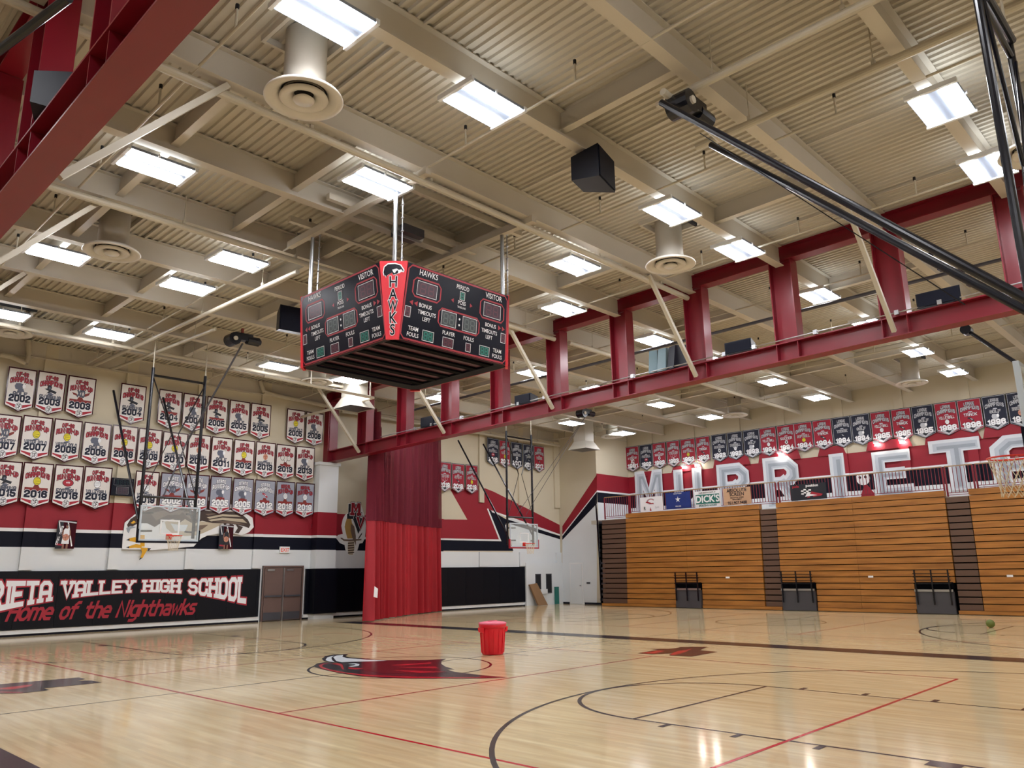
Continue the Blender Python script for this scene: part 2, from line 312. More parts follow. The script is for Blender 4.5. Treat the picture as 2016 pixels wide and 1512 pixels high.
for a, b in ((942, 951), (1020, 1030), (1091, 1104)):
    xa, xb = on_y(a, 1000, Y1).x, on_y(b, 1000, Y1).x
    bandbox('pilaster', xa, xb, .1, 9.83, [(0, 2.9, 'white'), (8.9 if 0 else 2.9, 10.3, 'beige')] if 0 else [(5.4, 9.83, 'beige')], base=5.4 if a < 1090 else 4.6)
    bandbox('pilaster', xa, xb, .1, 2.85, [(0, 2.85, 'white')], base=2.1)
xa, xb = 19.0, 19.98
mbx = bandbox('truss_pier', xa, xb, .45, 6.5, [(0, 2.85, 'white'), (2.85, 3.36, 'black'), (3.36, 3.47, 'trim'), (3.47, 4.45, 'redp'), (4.45, 6.5, 'white')])
mb = MB(); mb.box(xa-.06, xb+.06, Y1-.52, Y1, 6.5, 6.63, 'white'); obj('pier_cap', mb, mbx)
# right side wall, jog, mural wall
mb = MB(); mb.face([wr(Y1, 0, 0), wr(YJ, 0, 0), wr(YJ, 10.6, 0), wr(Y1, 10.6, 0)], 'beige')
P = dict(fn=wr, plane='x', P=X1)
pl([(1010, 917), (1267, 640), (1267, 1400), (1010, 1400)], .003, 'white', mb, **P)
pl([(1010, 884), (1267, 560), (1267, 648), (1010, 918)], .004, 'black', mb, **P)
pl([(1010, 878), (1267, 551), (1267, 561), (1010, 890)], .006, 'trim', mb, **P)
pl([(1010, 816), (1267, 430), (1267, 553), (1010, 880)], .005, 'redp', mb, **P)
wall_right = obj('wall_right', mb, kind='structure')
mb = MB()
for z0, z1, k in ((0, 5.55, 'white'), (5.55, 6.12, 'black'), (6.12, 6.22, 'trim'), (6.22, 7.18, 'redp'), (7.18, 10.6, 'beige')):
    mb.face([(X1, YJ, z0), (XM, YJ, z0), (XM, YJ, z1), (X1, YJ, z1)], k)
obj('wall_corner', mb, kind='structure')
mb = MB()
for z0, z1, k in ((0, 5.35, 'white'), (5.35, 6.12, 'black'), (6.12, 6.22, 'trim'), (6.22, 7.18, 'redp'), (7.18, 11.2, 'beige')):
    mb.face([wm(YJ, z0, 0), wm(Y0, z0, 0), wm(Y0, z1, 0), wm(YJ, z1, 0)], k)
wall_mural = obj('wall_mural', mb, kind='structure')
for i, y in enumerate((25.7, 22.9, 20.1, 17.6, 14.6, 11.8, 9.0, 6.2, 3.4)):
    mb = MB()
    for z0, z1, k in ((0, 5.35, 'white'), (5.35, 6.12, 'black'), (6.12, 6.22, 'trim'), (6.22, 7.18, 'redp'), (7.18, 10.9, 'beige')):
        mb.face([wm(y+.2, z0, .09), wm(y-.2, z0, .09), wm(y-.2, z1, .09), wm(y+.2, z1, .09)], k)
        mb.face([wm(y-.2, z0, .09), wm(y-.2, z0, 0), wm(y-.2, z1, 0), wm(y-.2, z1, .09)], k); mb.face([wm(y+.2, z0, 0), wm(y+.2, z0, .09), wm(y+.2, z1, .09), wm(y+.2, z1, 0)], k)
    obj('pilaster', mb, wall_mural)
mb = MB(); mb.face([(X0, Y0, 0), (XM, Y0, 0), (XM, Y0, 11.3), (X0, Y0, 11.3)], 'beige'); obj('wall_back', mb, kind='structure')
mb = MB(); mb.face([(X0, Y0, 0), (X0, Y1, 0), (X0, Y1, 11.3), (X0, Y0, 11.3)], 'beige'); obj('wall_near', mb, kind='structure')
mb = MB(); mb.box(X0, 16.72, Y1-.03, Y1, 0, .07, 'black'); mb.box(18.72, 32.5, Y1-.03, Y1, 0, .07, 'black'); obj('baseboard_left', mb, kind='structure')
mb = MB(); mb.box(X1-.03, X1, 29.6, Y1, 0, .1, 'black'); mb.box(X1-.03, X1, YJ, 28.5, 0, .1, 'black'); obj('baseboard_right', mb, kind='structure')
mb = MB(); mb.box(X0, 16.7, Y1-.06, Y1-.031, .07, .2, 'trim'); mb.box(18.75, 32.4, Y1-.06, Y1-.031, .07, .2, 'trim'); obj('trim_1', mb, kind='structure')
# white block at the far corner with narrow windows and door
mb = MB(); mb.box(32.5, X1-.01, Y1-.14, Y1-.001, 0, 2.27, 'white'); blk = obj('trim_2', mb, kind='structure')
for i, (a, b) in enumerate(((1054, 1065), (1075, 1086))):
    xa, xb = on_y(a, 1150, Y1-.14).x, on_y(b, 1150, Y1-.14).x
    mb = MB(); mb.box(xa, xb, Y1-.16, Y1-.141, .62, 1.68, 'grey'); w_ = obj('window_%d' % (i+1), mb, kind='structure')
    mb = MB(); mb.box(xa+.05, xb-.05, Y1-.165, Y1-.1605, .67, 1.63, 'dark'); obj('pane', mb, w_)
mb = MB(); mb.box(X1-.04, X1-.001, 28.55, 29.5, 0, 2.27, 'trim'); d_ = obj('door_2', mb, kind='structure')
mb = MB(); mb.box(X1-.06, X1-.041, 28.63, 29.42, .02, 2.18, 'white'); obj('door_leaf', mb, d_)
mb = MB(); mb.box(X1-.12, X1-.061, 28.68, 28.76, .98, 1.04, 'metal'); obj('door_handle', mb, d_)
# brown double door
mb = MB(); mb.box(16.78, 18.66, Y1-.05, Y1-.001, 0, 2.2, 'dark')
for a, b in ((16.78, 16.84), (18.6, 18.66)): mb.box(a, b, Y1-.1, Y1-.0505, 0, 2.2, 'brown')
mb.box(16.841, 18.599, Y1-.1, Y1-.0505, 2.13, 2.2, 'brown'); dd = obj('door_1', mb, kind='structure')
for a, b in ((16.87, 17.69), (17.75, 18.57)):
    mb = MB(); mb.box(a, b, Y1-.08, Y1-.0505, .03, 2.11, 'brown'); lf = obj('door_leaf', mb, dd)
    mb = MB(); mb.box(a+.04, b-.04, Y1-.13, Y1-.0805, .95, 1.02, 'grey'); obj('push_bar', mb, lf)
    mb = MB(); mb.box(a+.1, a+.42, Y1-.12, Y1-.0805, 1.99, 2.07, 'metal'); obj('door_closer', mb, lf)
    mb = MB(); mb.box(a+.02, b-.02, Y1-.085, Y1-.0803, .05, .35, 'grey'); obj('kick_plate', mb, lf)
mb = MB(); mb.box(17.695, 17.745, Y1-.13, Y1-.0505, .0, 2.11, 'metal'); obj('mullion', mb, dd)
# --- ceiling: ribbed deck, beams, cross beams
mb = MB(); per = .1725; x = X0; vs = []; prof = []
while x < XM+.3:
    prof += [(x, 0), (x+.055, 0), (x+.072, .045), (x+.155, .045)]; x += per
n = len(prof); ya, yb = Y0-.1, Y1+.3
for (px, dz) in prof: vs.append((px, ya, ZD(ya)+dz)); vs.append((px, yb, ZD(yb)+dz))
mb.raw(vs, [(2*i, 2*i+2, 2*i+3, 2*i+1) for i in range(n-1)], 'deck')
mb.raw([(X0, ya, ZD(ya)+.2), (XM+.3, ya, ZD(ya)+.2), (XM+.3, yb, ZD(yb)+.2), (X0, yb, ZD(yb)+.2)], [(0, 1, 2, 3)], 'slot')
ceiling = obj('ceiling', mb, kind='structure')
BY = [3.10+2.702*k for k in range(-3, 11)]
def ibeam(x0, x1, d=.57, bf=.23):
    m = MB(); m.box(x0, x1, -bf/2, bf/2, -.02, -.001, 'beam'); m.box(x0, x1, -bf/2, bf/2, -d, -d+.02, 'beam'); m.box(x0, x1, -.012, .012, -d+.02, -.02, 'beam'); return m.mesh('roof_beam')
bms = [ibeam(X0, TX[0]-.16), ibeam(TX[0]+.16, TX[1]-.16), ibeam(TX[1]+.16, XM-.01)]
for y in BY:
    for bm in bms:
        o = bpy.data.objects.new('roof_beam', bm); C.objects.link(o); o.location = (0, y, ZD(y)); o.parent = ceiling
def ybeam(x, y0, y1, d=.42, bf=.16):
    m = MB()
    for (xa, xb, a, b) in ((x-bf/2, x+bf/2, -d, -d+.02), (x-.01, x+.01, -d+.02, -.003)):
        m.hexa([(xa, y0, ZD(y0)+a), (xb, y0, ZD(y0)+a), (xb, y1, ZD(y1)+a), (xa, y1, ZD(y1)+a), (xa, y0, ZD(y0)+b), (xb, y0, ZD(y0)+b), (xb, y1, ZD(y1)+b), (xa, y1, ZD(y1)+b)], 'beam')
    return obj('cross_beam', m, ceiling)
def bay(y): return max([b for b in BY if b <= y]), min([b for b in BY if b > y])
for x, ys in ((5.65, (13, 16, 19, 22, 25)), (8.35, (13, 16, 22, 25, 28)), (10.9, (7.5, 16, 19, 24.5)), (13.2, (13, 16, 19)), (16.9, (7.5, 22, 25)), (17.4, (13, 16)), (12.2, (27, 22)), (18.2, (19,)),
              (24.0, (7, 13, 19, 24.6)), (29.5, (7, 10, 16, 22, 27)), (33.5, (10, 13, 19, 25)), (36.2, (7, 16, 22))):
    for yy in ys:
        a, b = bay(yy*KS); ybeam(x*KS, a+.015, b-.015)
for x in (6.9, 12.0, 14.9, 18.3, 4.1, 25.2, 29.7, 33.3):     # dark deck seams: small angles on the ribs
    for a, b in zip(BY, BY[1:]):
        if (int(x*7+a*3)) % 3 == 0: continue
        m = MB(); a_, b_ = a+.125, b-.125
        m.hexa([(x, a_, ZD(a_)-.05), (x+.05, a_, ZD(a_)-.05), (x+.05, b_, ZD(b_)-.05), (x, b_, ZD(b_)-.05), (x, a_, ZD(a_)-.002), (x+.05, a_, ZD(a_)-.002), (x+.05, b_, ZD(b_)-.002), (x, b_, ZD(b_)-.002)], 'beam'); obj('deck_angle', m, ceiling)
# --- court paint
def court(name, build): m = MB(); build(m); return obj(name, m, floor)
LW = .05
def fl(m, x0, y0, x1, y1, k, w=LW, off=.0015): line(m, world, (x0, y0), (x1, y1), w, k, off)
def volley(m, cx):
    for sx in (-4.52, 4.52): fl(m, cx+sx, CY-9.05, cx+sx, CY+9.05, 'court_r')
    for sy in (-9.05, 9.05, -3.02, 3.02): fl(m, cx-4.52, CY+sy, cx+4.52, CY+sy, 'court_r', off=.0018)
court('volleyball_line', lambda m: volley(m, CX)); court('volleyball_line', lambda m: volley(m, 26.85))
def basket(m, cx, full=True):
    for s in (-1, 1):
        Y = lambda d: CY+s*d
        hy = Y(11.2); a = PI/2 if s < 0 else -PI/2
        ring(m, world, cx, hy, 6.02, 6.08, 'court_k', .0021, 64, a-PI/2+.02, a+PI/2-.02)
        for sx in (-1, 1):
            fl(m, cx+sx*6.05, hy, cx+sx*6.05, Y(12.8), 'court_k'); fl(m, cx+sx*1.83, Y(7.0), cx+sx*1.83, Y(12.8), 'court_k')
            for q, ww in ((10.65, .3), (9.45, .08), (8.5, .08), (7.55, .08)):
                xx = cx+sx*(1.95 if full else 1.95); fl(m, xx-.1, Y(q), xx+.1, Y(q), 'court_k', ww, .0024)
        fl(m, cx-1.83, Y(7.0), cx+1.83, Y(7.0), 'court_k', .05, .0022)
        ring(m, world, cx, Y(7.0), 1.80, 1.86, 'court_k', .0023, 40, a-PI/2, a+PI/2)
        fl(m, cx-7.6, Y(12.8), cx+7.6, Y(12.8), 'court_k')
    fl(m, cx-7.6, CY, cx+7.6, CY, 'court_k', .04, .0012); ring(m, world, cx, CY, 1.80, 1.85, 'court_k', .0021, 48)
court('basketball_line', lambda m: basket(m, CX)); court('basketball_line', lambda m: basket(m, 26.85, False))
court('border_stripe', lambda m: (fl(m, 18.68, -2, 18.68, 27, 'court_k', .76, .003), fl(m, 2.5, -2, 2.5, 27, 'court_k', .76, .003)))
def fpoly(m, pts, k, off, ox=560, oy=1200, s=.26786): m.face([tuple(on_z(ox+x*s, oy+y*s, off)) for x, y in pts], k)
def logo(m):
    fpoly(m, [(216, 412), (240, 396), (300, 386), (380, 392), (470, 385), (560, 374), (760, 372), (900, 371), (1050, 371), (1188, 361), (1155, 378), (1152, 398), (1180, 418), (1250, 440), (1195, 440), (1250, 458), (1450, 482), (1640, 498), (1450, 506), (1100, 507), (900, 507), (700, 500), (550, 490), (400, 466), (280, 440), (226, 424)], 'court_k', .0035)
    fpoly(m, [(275, 362), (300, 342), (360, 331), (470, 328), (445, 342), (480, 352), (570, 357), (660, 368), (770, 376), (640, 386), (500, 388), (400, 390), (340, 388), (290, 378)], 'court_k', .004)
    fpoly(m, [(302, 372), (315, 352), (365, 338), (345, 355), (352, 374), (372, 386), (330, 382)], 'court_w', .0045)
    fpoly(m, [(358, 350), (385, 337), (432, 334), (425, 346), (460, 358), (560, 364), (640, 371), (755, 376), (640, 380), (500, 384), (420, 387), (380, 378)], 'court_w', .0045)
    fpoly(m, [(600, 385), (760, 380), (1060, 380), (1150, 368), (1120, 395), (1130, 430), (1180, 455), (900, 470), (700, 468), (560, 440)], 'court_m', .0046)  # maroon stands for the red curtain's reflection, put into the logo colour
    fpoly(m, [(250, 410), (290, 395), (340, 394), (285, 402), (275, 418), (330, 440), (460, 465), (640, 482), (900, 492), (1180, 497), (1640, 499), (1300, 504), (900, 503), (560, 485), (380, 460), (270, 432)], 'court_r', .005)
    fpoly(m, [(780, 408), (1075, 388), (1080, 398), (850, 412)], 'court_r', .005); fpoly(m, [(820, 425), (1110, 418), (1130, 432)], 'court_r', .005); fpoly(m, [(800, 445), (1000, 450), (1200, 458), (1000, 466)], 'court_r', .005)
    fpoly(m, [(340, 398), (390, 394), (425, 402), (438, 438), (425, 440), (412, 415), (380, 404)], 'court_r', .0052)
    fpoly(m, [(465, 400), (520, 394), (552, 402), (545, 414), (500, 420), (468, 418), (515, 410), (520, 404)], 'court_w', .0052)
    fpoly(m, [(470, 424), (590, 434), (520, 440), (470, 434)], 'court_r', .0052)
court('hawk_logo', logo)
court('mascot_initials', lambda m: (fpoly(m, [(135, 262), (235, 245), (195, 240), (300, 240), (345, 232), (478, 230), (440, 247), (527, 255), (400, 278), (290, 272), (305, 262), (210, 267)], 'court_m', .004, 1200, 1180, .40476),
    fpoly(m, [(290, 268), (330, 252), (400, 240), (370, 255), (310, 272)], 'court_r', .0045, 1200, 1180, .40476), fpoly(m, [(160, 261), (235, 249), (270, 250), (215, 264)], 'court_r', .0045, 1200, 1180, .40476)))
court('mascot_initials', lambda m: (fpoly(m, [(-700, 690), (0, 640), (450, 602), (780, 572), (850, 588), (760, 606), (905, 603), (1010, 623), (720, 652), (430, 680), (495, 698), (220, 728), (0, 733), (-700, 770)], 'court_k', .004, 0, 1220, .19841),
    fpoly(m, [(-100, 690), (200, 655), (330, 640), (300, 660), (130, 690)], 'court_r', .0045, 0, 1220, .19841), fpoly(m, [(0, 712), (240, 720), (210, 727), (0, 722)], 'court_r', .0045, 0, 1220, .19841)))
# --- upper deck behind the bleachers
mb = MB(); mb.box(34.9, XM-.001, Y0, 27.3, 4.3, 4.5, 'beam'); obj('floor_upper_deck', mb, kind='structure')
# ================================================================== TRUSSES
def hsec(m, p0, p1, d, bf, k='red', t=.03):
    """horizontal I member along Y, p = (x, y, zbottom)"""
    (x, ya, za), (_, yb, zb) = p0, p1
    for xa, xb, a, b in ((x-bf/2, x+bf/2, 0, t), (x-bf/2, x+bf/2, d-t, d), (x-.015, x+.015, t, d-t)):
        m.hexa([(xa, ya, za+a), (xb, ya, za+a), (xb, yb, zb+a), (xa, yb, zb+a), (xa, ya, za+b), (xb, ya, za+b), (xb, yb, zb+b), (xa, yb, zb+b)], k)
def zb(y): return 7.33-SL*y
def zt(y): return ZD(y)-.41
def make_truss(label, X):
    t = thing('steel_truss', label, 'truss', (X, Y0, zb(Y0)), 0, 'red roof trusses')
    m = MB(); hsec(m, (X, Y0, zb(Y0)), (X, 30.18, zb(30.18)), .5, .42)
    for y in BY:
        for dy in (-.29, .29): m.box(X-.19, X-.016, y+dy-.01, y+dy+.01, zb(y)+.035, zb(y)+.465, 'red'); m.box(X+.016, X+.19, y+dy-.01, y+dy+.01, zb(y)+.035, zb(y)+.465, 'red')
    obj('bottom_chord', m, t, world=True)
    m = MB(); hsec(m, (X, Y0, zt(Y0)), (X, 30.18, zt(30.18)), .4, .36); obj('top_chord', m, t, world=True)
    for y in BY[0:]:
        m = MB(); a, b = zb(y)+.505, zt(y)-.012
        m.box(X-.2, X+.2, y-.31, y-.28, a, b, 'red'); m.box(X-.2, X+.2, y+.28, y+.31, a, b, 'red'); m.box(X-.015, X+.015, y-.28, y+.28, a, b, 'red')
        obj('post', m, t, world=True)
    return t
tr2 = make_truss('long red steel truss crossing the hall behind the hanging scoreboard', TX[1])
tr1 = make_truss('near red steel truss overhead at the upper left', TX[0])
m = MB(); m.box(TX[1]-.25, TX[1]+.25, Y1-.35, Y1-.001, 6.64, 9.8, 'red'); obj('end_post', m, tr2, world=True)
# white knee braces between beams and the bottom chords
for i, y in enumerate((5.8, 11.2, 16.6, 22.0, 27.4)):
    y = BY[min(range(len(BY)), key=lambda j: abs(BY[j]-y))]
    o = MB(); o.bar((17.25, y, ZD(y)-.6), (TX[1]-.28, y, zb(y)+.1), .1, .1, 'pipe')
    e = obj('knee_brace', o); tag(e, 'white angled brace down to the long red truss, %s from the near end' % ORD[i], 'brace', 'white knee braces')
    if y < 26:
        o = MB(); o.bar((5.1, y, ZD(y)-.6), (TX[0]+.28, y, zb(y)+.1), .1, .1, 'pipe')
        e = obj('knee_brace', o); tag(e, 'white angled brace down to the near upper-left truss, %s from the near end' % ORD[i], 'brace', 'white knee braces')
# silver pipe with clamps on the trusses
for X, s, lab in ((TX[1], -1, 'thin silver pipe clamped along the lower chord of the long truss'), (TX[0], 1, 'thin silver pipe clamped along the lower chord of the near truss')):
    xx = X-.24 if s < 0 else X+.2
    t = thing('conduit_rail', lab, 'pipe', (xx, 1, zb(1)+.56))
    m = MB(); m.tube((xx, -2, zb(-2)+.56), (xx, 26, zb(26)+.56), .018, 'metal', 8); obj('pipe', m, t, world=True)
    for j, y in enumerate((4.75, 5.7, 7.7, 9.4, 10.3, 13.4, 17.0, 18.2, 21.1, 22.8, 23.8)):
        m = MB(); m.box(xx-.05, xx+.05, y-.05, y+.05, zb(y)+.502, zb(y)+.61, 'metal'); obj('clamp', m, t, world=True)
# ================================================================== CEILING LIGHTS
def make_light():
    t = thing('ceiling_light', 'x', 'light', (0, 0, 0), 0, 'twin panel ceiling lights')
    m = MB(); m.box(-.64, .64, -.4, .4, .0, .05, 'blade'); m.box(-.66, -.6, -.42, .42, -.03, .06, 'fixture'); m.box(.6, .66, -.42, .42, -.03, .06, 'fixture')
    obj('housing', m, t)
    for s in (-1, 1):
        m = MB(); m.hexa([(-.56, s*.24-.10, -.04), (.56, s*.24-.10, -.04), (.56, s*.24+.10, -.04), (-.56, s*.24+.10, -.04), (-.58, s*.24-.125, -.002), (.58, s*.24-.125, -.002), (.58, s*.24+.125, -.002), (-.58, s*.24+.125, -.002)], 'lens'); obj('lens', m, t)
    m = MB(); m.box(-.55, .55, -.3, .3, .051, .06, 'uplens'); obj('top_slot', m, t)
    for x in (-.5, .5): m = MB(); m.tube((x, 0, .06), (x, 0, .2), .012, 'metal', 6); obj('hanger', m, t)
    m = MB(); m.tube((-.1, -.43, -.02), (-.1, -.43, .05), .02, 'fixture', 6); obj('sensor', m, t); return t
GX = (5.5, 8.8, 14.95, 18.2, 23.25, 27.4, 32.55, 37.3); GY = (-2.7, 3.15, 9.0, 15.07, 20.9, 26.6)
spots = []
for iy, y in enumerate(GY):
    for ix, x in enumerate(GX): spots.append((x, y, ix, iy))
for y in GY[:5]:
    spots.append((-.5, y, -1, GY.index(y)))
fix = {(8.8, 15.07): [(9.14, 12.6), (8.99, 18.35)], (14.95, 15.07): [(15.75, 12.6), (15.4, 18.35)], (5.5, 26.6): [(5.75, 26.6)]}
L0 = make_light(); first = True
RW = ['row behind the camera', 'nearest row overhead', 'second row back', 'third row back', 'fourth row back', 'row beside banner wall']
for x, y, ix, iy in spots:
    for j, (xx, yy) in enumerate(fix.get((x, y), [(x, y)])):
        lab = 'twin panel ceiling light, %s, %s column' % (RW[iy], ORD[ix+1])
        if len(fix.get((x, y), [0])) > 1: lab += ', %s side of scoreboard' % ('near', 'far')[j]
        loc = (xx*KS, yy*KS, KZ(10.2-SL*yy))
        if first: L0.location = loc; L0['label'] = lab; first = False
        else: dup(L0, loc, lab)
# ================================================================== HANGING SCOREBOARD
AT, AB, CT, CB, ZT, ZB = 1.87, 1.69, .42, .16, 7.94, 6.36
SX, SY = 10.80, 13.60     # half widths and corner cuts, top and bottom
SB = thing('hanging_scoreboard', 'four-sided black and red scoreboard hanging over the centre circle', 'scoreboard', (SX, SY, ZB))
def quadmap(tl, tr, br, bl, nrm):
    tl, tr, br, bl, nrm = map(Vector, (tl, tr, br, bl, nrm))
    def f(u, v, o): return tuple((tl*(1-u)+tr*u)*(1-v)+(bl*(1-u)+br*u)*v+nrm*o)
    return f
def rot4(k):
    a = -k*PI/2; c, s = round(math.cos(a)), round(math.sin(a))
    return lambda p: Vector((p[0]*c-p[1]*s, p[0]*s+p[1]*c, p[2]))
H_ = ZT-ZB
m = MB()      # body: outer shell set back a little behind the faces
T_, B_ = AT-.03, AB-.03
def octo(a, c, z): return [(-a+c, -a, z), (a-c, -a, z), (a, -a+c, z), (a, a-c, z), (a-c, a, z), (-a+c, a, z), (-a, a-c, z), (-a, -a+c, z)]
to, bo = octo(T_, CT, H_), octo(B_, CB, 0)
m.raw(bo+to, [(i, (i+1) % 8, 8+(i+1) % 8, 8+i) for i in range(8)]+[tuple(range(8, 16))], 'scblk')
ii = octo(B_-.2, .1, .05); m.raw(bo+ii, [(8+i, 8+(i+1) % 8, (i+1) % 8, i) for i in range(8)], 'black')
m.raw(octo(B_-.2, .1, .10), [tuple(range(7, -1, -1))], 'undersheet')
i2 = octo(B_-.2, .1, .10); m.raw(ii+i2, [(8+i, 8+(i+1) % 8, (i+1) % 8, i) for i in range(8)], 'black')
obj('cabinet', m, SB)
for k in range(6):
    y = -1.2+k*.48; m = MB(); m.box(-1.46, 1.46, y-.085, y+.085, .055, .096, 'void'); obj('crossbar', m, SB)
def rrect(m, f, u0, v0, u1, v1, k, w, off, W, ar, cr=.012):
    """rounded outline in face units"""
    cx = cr*ar
    P = [(u0+cr, v0), (u1-cr, v0), (u1, v0+cx), (u1, v1-cx), (u1-cr, v1), (u0+cr, v1), (u0, v1-cx), (u0, v0+cx)]
    Q = [(u0+cr, v0+w*ar), (u1-cr, v0+w*ar), (u1-w, v0+cx), (u1-w, v1-cx), (u1-cr, v1-w*ar), (u0+cr, v1-w*ar), (u0+w, v1-cx), (u0+w, v0+cx)]
    for i in range(8): j = (i+1) % 8; m.face([f(*P[i], off), f(*P[j], off), f(*Q[j], off), f(*Q[i], off)], k)
SEG = [((.15, .05), (.85, .05)), ((.15, .5), (.85, .5)), ((.15, .95), (.85, .95)), ((.1, .08), (.1, .47)), ((.1, .53), (.1, .92)), ((.9, .08), (.9, .47)), ((.9, .53), (.9, .92))]
def digits(m, f, u0, v0, u1, v1, n, kback, kseg, ar):
    rrect(m, f, u0, v0, u1, v1, 'wprint', .0035, .007, 1, ar, .001)
    m.face([f(u0, v0, .005), f(u0, v1, .005), f(u1, v1, .005), f(u1, v0, .005)], kback)
    du = (u1-u0); 
    for i in range(n):
        a = u0+du*(.1+.8*i/n)+du*.04; b = u0+du*(.1+.8*(i+1)/n)-du*.04; va = v0+(v1-v0)*.14; vb = v1-(v1-v0)*.14
        for (p, q) in SEG:
            P = (a+(b-a)*p[0], va+(vb-va)*p[1]); Q = (a+(b-a)*q[0], va+(vb-va)*q[1]); w = .0045
            if abs(P[0]-Q[0]) > abs(P[1]-Q[1]): pts = [(P[0], P[1]-w*ar), (P[0], P[1]+w*ar), (Q[0], Q[1]+w*ar), (Q[0], Q[1]-w*ar)]
            else: pts = [(P[0]-w, P[1]), (P[0]-w, Q[1]), (P[0]+w, Q[1]), (P[0]+w, P[1])]
            m.face([f(x, y, .0062) for x, y in pts], kseg)
def tri(m, f, u, v, s, d, ar, k='scline'): m.face([f(u+d*s, v, .007), f(u, v-s*ar*.6, .007), f(u, v+s*ar*.6, .007)][::1], k)
for k in range(4):
    R = rot4(k)
    tl, trr, br, bl = (-AT+CT, -AT, H_), (AT-CT, -AT, H_), (AB-CB, -AB, 0), (-AB+CB, -AB, 0)
    nr = R((0, -1, -.08)).normalized(); f = quadmap(R(tl), R(trr), R(br), R(bl), nr)
    m = MB(); m.face([f(0, 0, .0), f(0, 1, .0), f(1, 1, .0), f(1, 0, .0)], 'scblk')
    for a, b in (((0, 0), (1, 0)), ((1, 0), (1, 1)), ((1, 1), (0, 1)), ((0, 1), (0, 0))): m.face([f(*a, 0), f(*b, 0), f(*b, -.04), f(*a, -.04)], 'scline')
    fc = obj('display_face', m, SB)
    W = 2*(AB-CB); ar = W/H_
    m = MB(); rrect(m, f, .004, .008, .996, .992, 'scline', .012, .003, 1, ar, .035)
    for u0, v0, u1, v1 in ((.06, .15, .32, .42), (.70, .15, .96, .43), (.31, .45, .71, .71)): rrect(m, f, u0, v0, u1, v1, 'scline', .011, .004, 1, ar, .03)
    for u, d in ((.05, 1), (.09, 1)): tri(m, f, u+.03, .5, .03, -1, ar)
    for u in (.90, .94): tri(m, f, u, .5, .03, 1, ar)
    tri(m, f, .44, .31, .025, -1, ar); tri(m, f, .60, .31, .025, 1, ar)
    obj('outline', m, fc)
    m = MB(); tf = lambda x, y, o, f=f: f(x, y, o)
    def tx(s, u, v, h, sx=.88):
        h *= .9
        vs, fs = font2d(s, .012); q = h/.72; m.raw([f(u+x*q*sx/ar, v-y*q+h*.5, .006) for x, y in vs], [t for t in fs], 'wprint')
    for s, u, v, h in (('HAWKS', .19, .075, .085), ('PERIOD', .52, .10, .065), ('VISITOR', .84, .085, .085), ('POSS', .52, .31, .06), ('TRUE-LINE', .52, .375, .03), ('BONUS', .19, .50, .06), ('BONUS', .82, .50, .06),
                       ('TIMEOUTS', .21, .59, .06), ('LEFT', .21, .67, .06), ('TIMEOUTS', .81, .59, .06), ('LEFT', .81, .67, .06), ('TEAM', .11, .83, .06), ('FOULS', .11, .91, .06), ('TEAM', .90, .83, .06), ('FOULS', .90, .91, .06),
                       ('PLAYER', .42, .77, .06), ('FOULS', .61, .77, .06)): tx(s, u, v, h)
    obj('lettering', m, fc)
    for nm, a in (('score_digits', (.10, .19, .28, .38, 2, 'led', 'segr')), ('score_digits', (.74, .19, .92, .39, 2, 'led', 'segr')), ('clock_digits', (.34, .48, .48, .68, 2, 'ledw', 'segw')), ('clock_digits', (.54, .48, .68, .68, 2, 'ledw', 'segw')),
                  ('period_digit', (.495, .155, .545, .275, 1, 'ledg', 'segg')), ('timeout_digit', (.02, .56, .07, .70, 1, 'led', 'segr')), ('timeout_digit', (.93, .56, .98, .70, 1, 'led', 'segr')), ('foul_digits', (.19, .81, .29, .95, 2, 'ledg', 'segg')),
                  ('foul_digits', (.72, .81, .82, .95, 2, 'ledg', 'segg')), ('player_digits', (.37, .83, .47, .96, 2, 'led', 'segr')), ('foul_digits', (.585, .83, .635, .95, 1, 'led', 'segr'))):
        m = MB(); digits(m, f, *a, ar); obj(nm, m, fc)
    m = MB()
    for v in (.54, .62): disc(m, lambda x, y, o: f(x, y, .007), .51, v, .008, .008*ar, 'wprint', 0, 10)
    obj('colon', m, fc)
    # red corner panel with bird head and HAWKS
    a, b, c, d = (-AT+.02, -AT+CT, H_+.02), (-AT+CT, -AT+.02, H_+.02), (-AB+CB, -AB-.02, -.03), (-AB-.02, -AB+CB, -.03)
    o4 = Vector((-1, -1, 0)).normalized()*.03
    nn = R((-1, -1, -.1)).normalized(); g = quadmap(R(Vector(a)+o4), R(Vector(b)+o4), R(Vector(c)+o4), R(Vector(d)+o4), nn)
    m = MB(); m.raw([g(0, 0, 0), g(1, 0, 0), g(1, 1, 0), g(0, 1, 0), g(0, 0, -.06), g(1, 0, -.06), g(1, 1, -.06), g(0, 1, -.06)], [(3, 2, 1, 0), (0, 1, 5, 4), (1, 2, 6, 5), (2, 3, 7, 6), (3, 0, 4, 7)], 'scred')
    cp = obj('corner_panel', m, SB)
    hv = [0.28, .44, .59, .74, .89]
    for i, ch in enumerate('HAWKS'):
        m = MB(); v = hv[i]; wd = 1; wloc = 1-.42*v; wg = (1, 1, .74, 1, 1.05)[i]
        for fo, kk, of in ((.055, 'wprint', .003), (.012, 'scblk', .006)):
            vs, fs = font2d(ch, fo); q = .14/.72
            m.raw([g(.5+x*q*2.35*wg/wloc, v-y*q+.055, of) for x, y in vs], fs, kk)
        obj('letter', m, cp)
    m = MB(); hd = [(.12, .15), (.17, .08), (.30, .045), (.55, .04), (.75, .06), (.88, .12), (.86, .15), (.78, .125), (.70, .13), (.66, .165), (.50, .18), (.44, .15), (.40, .16), (.26, .185), (.22, .21), (.20, .185), (.15, .19)]
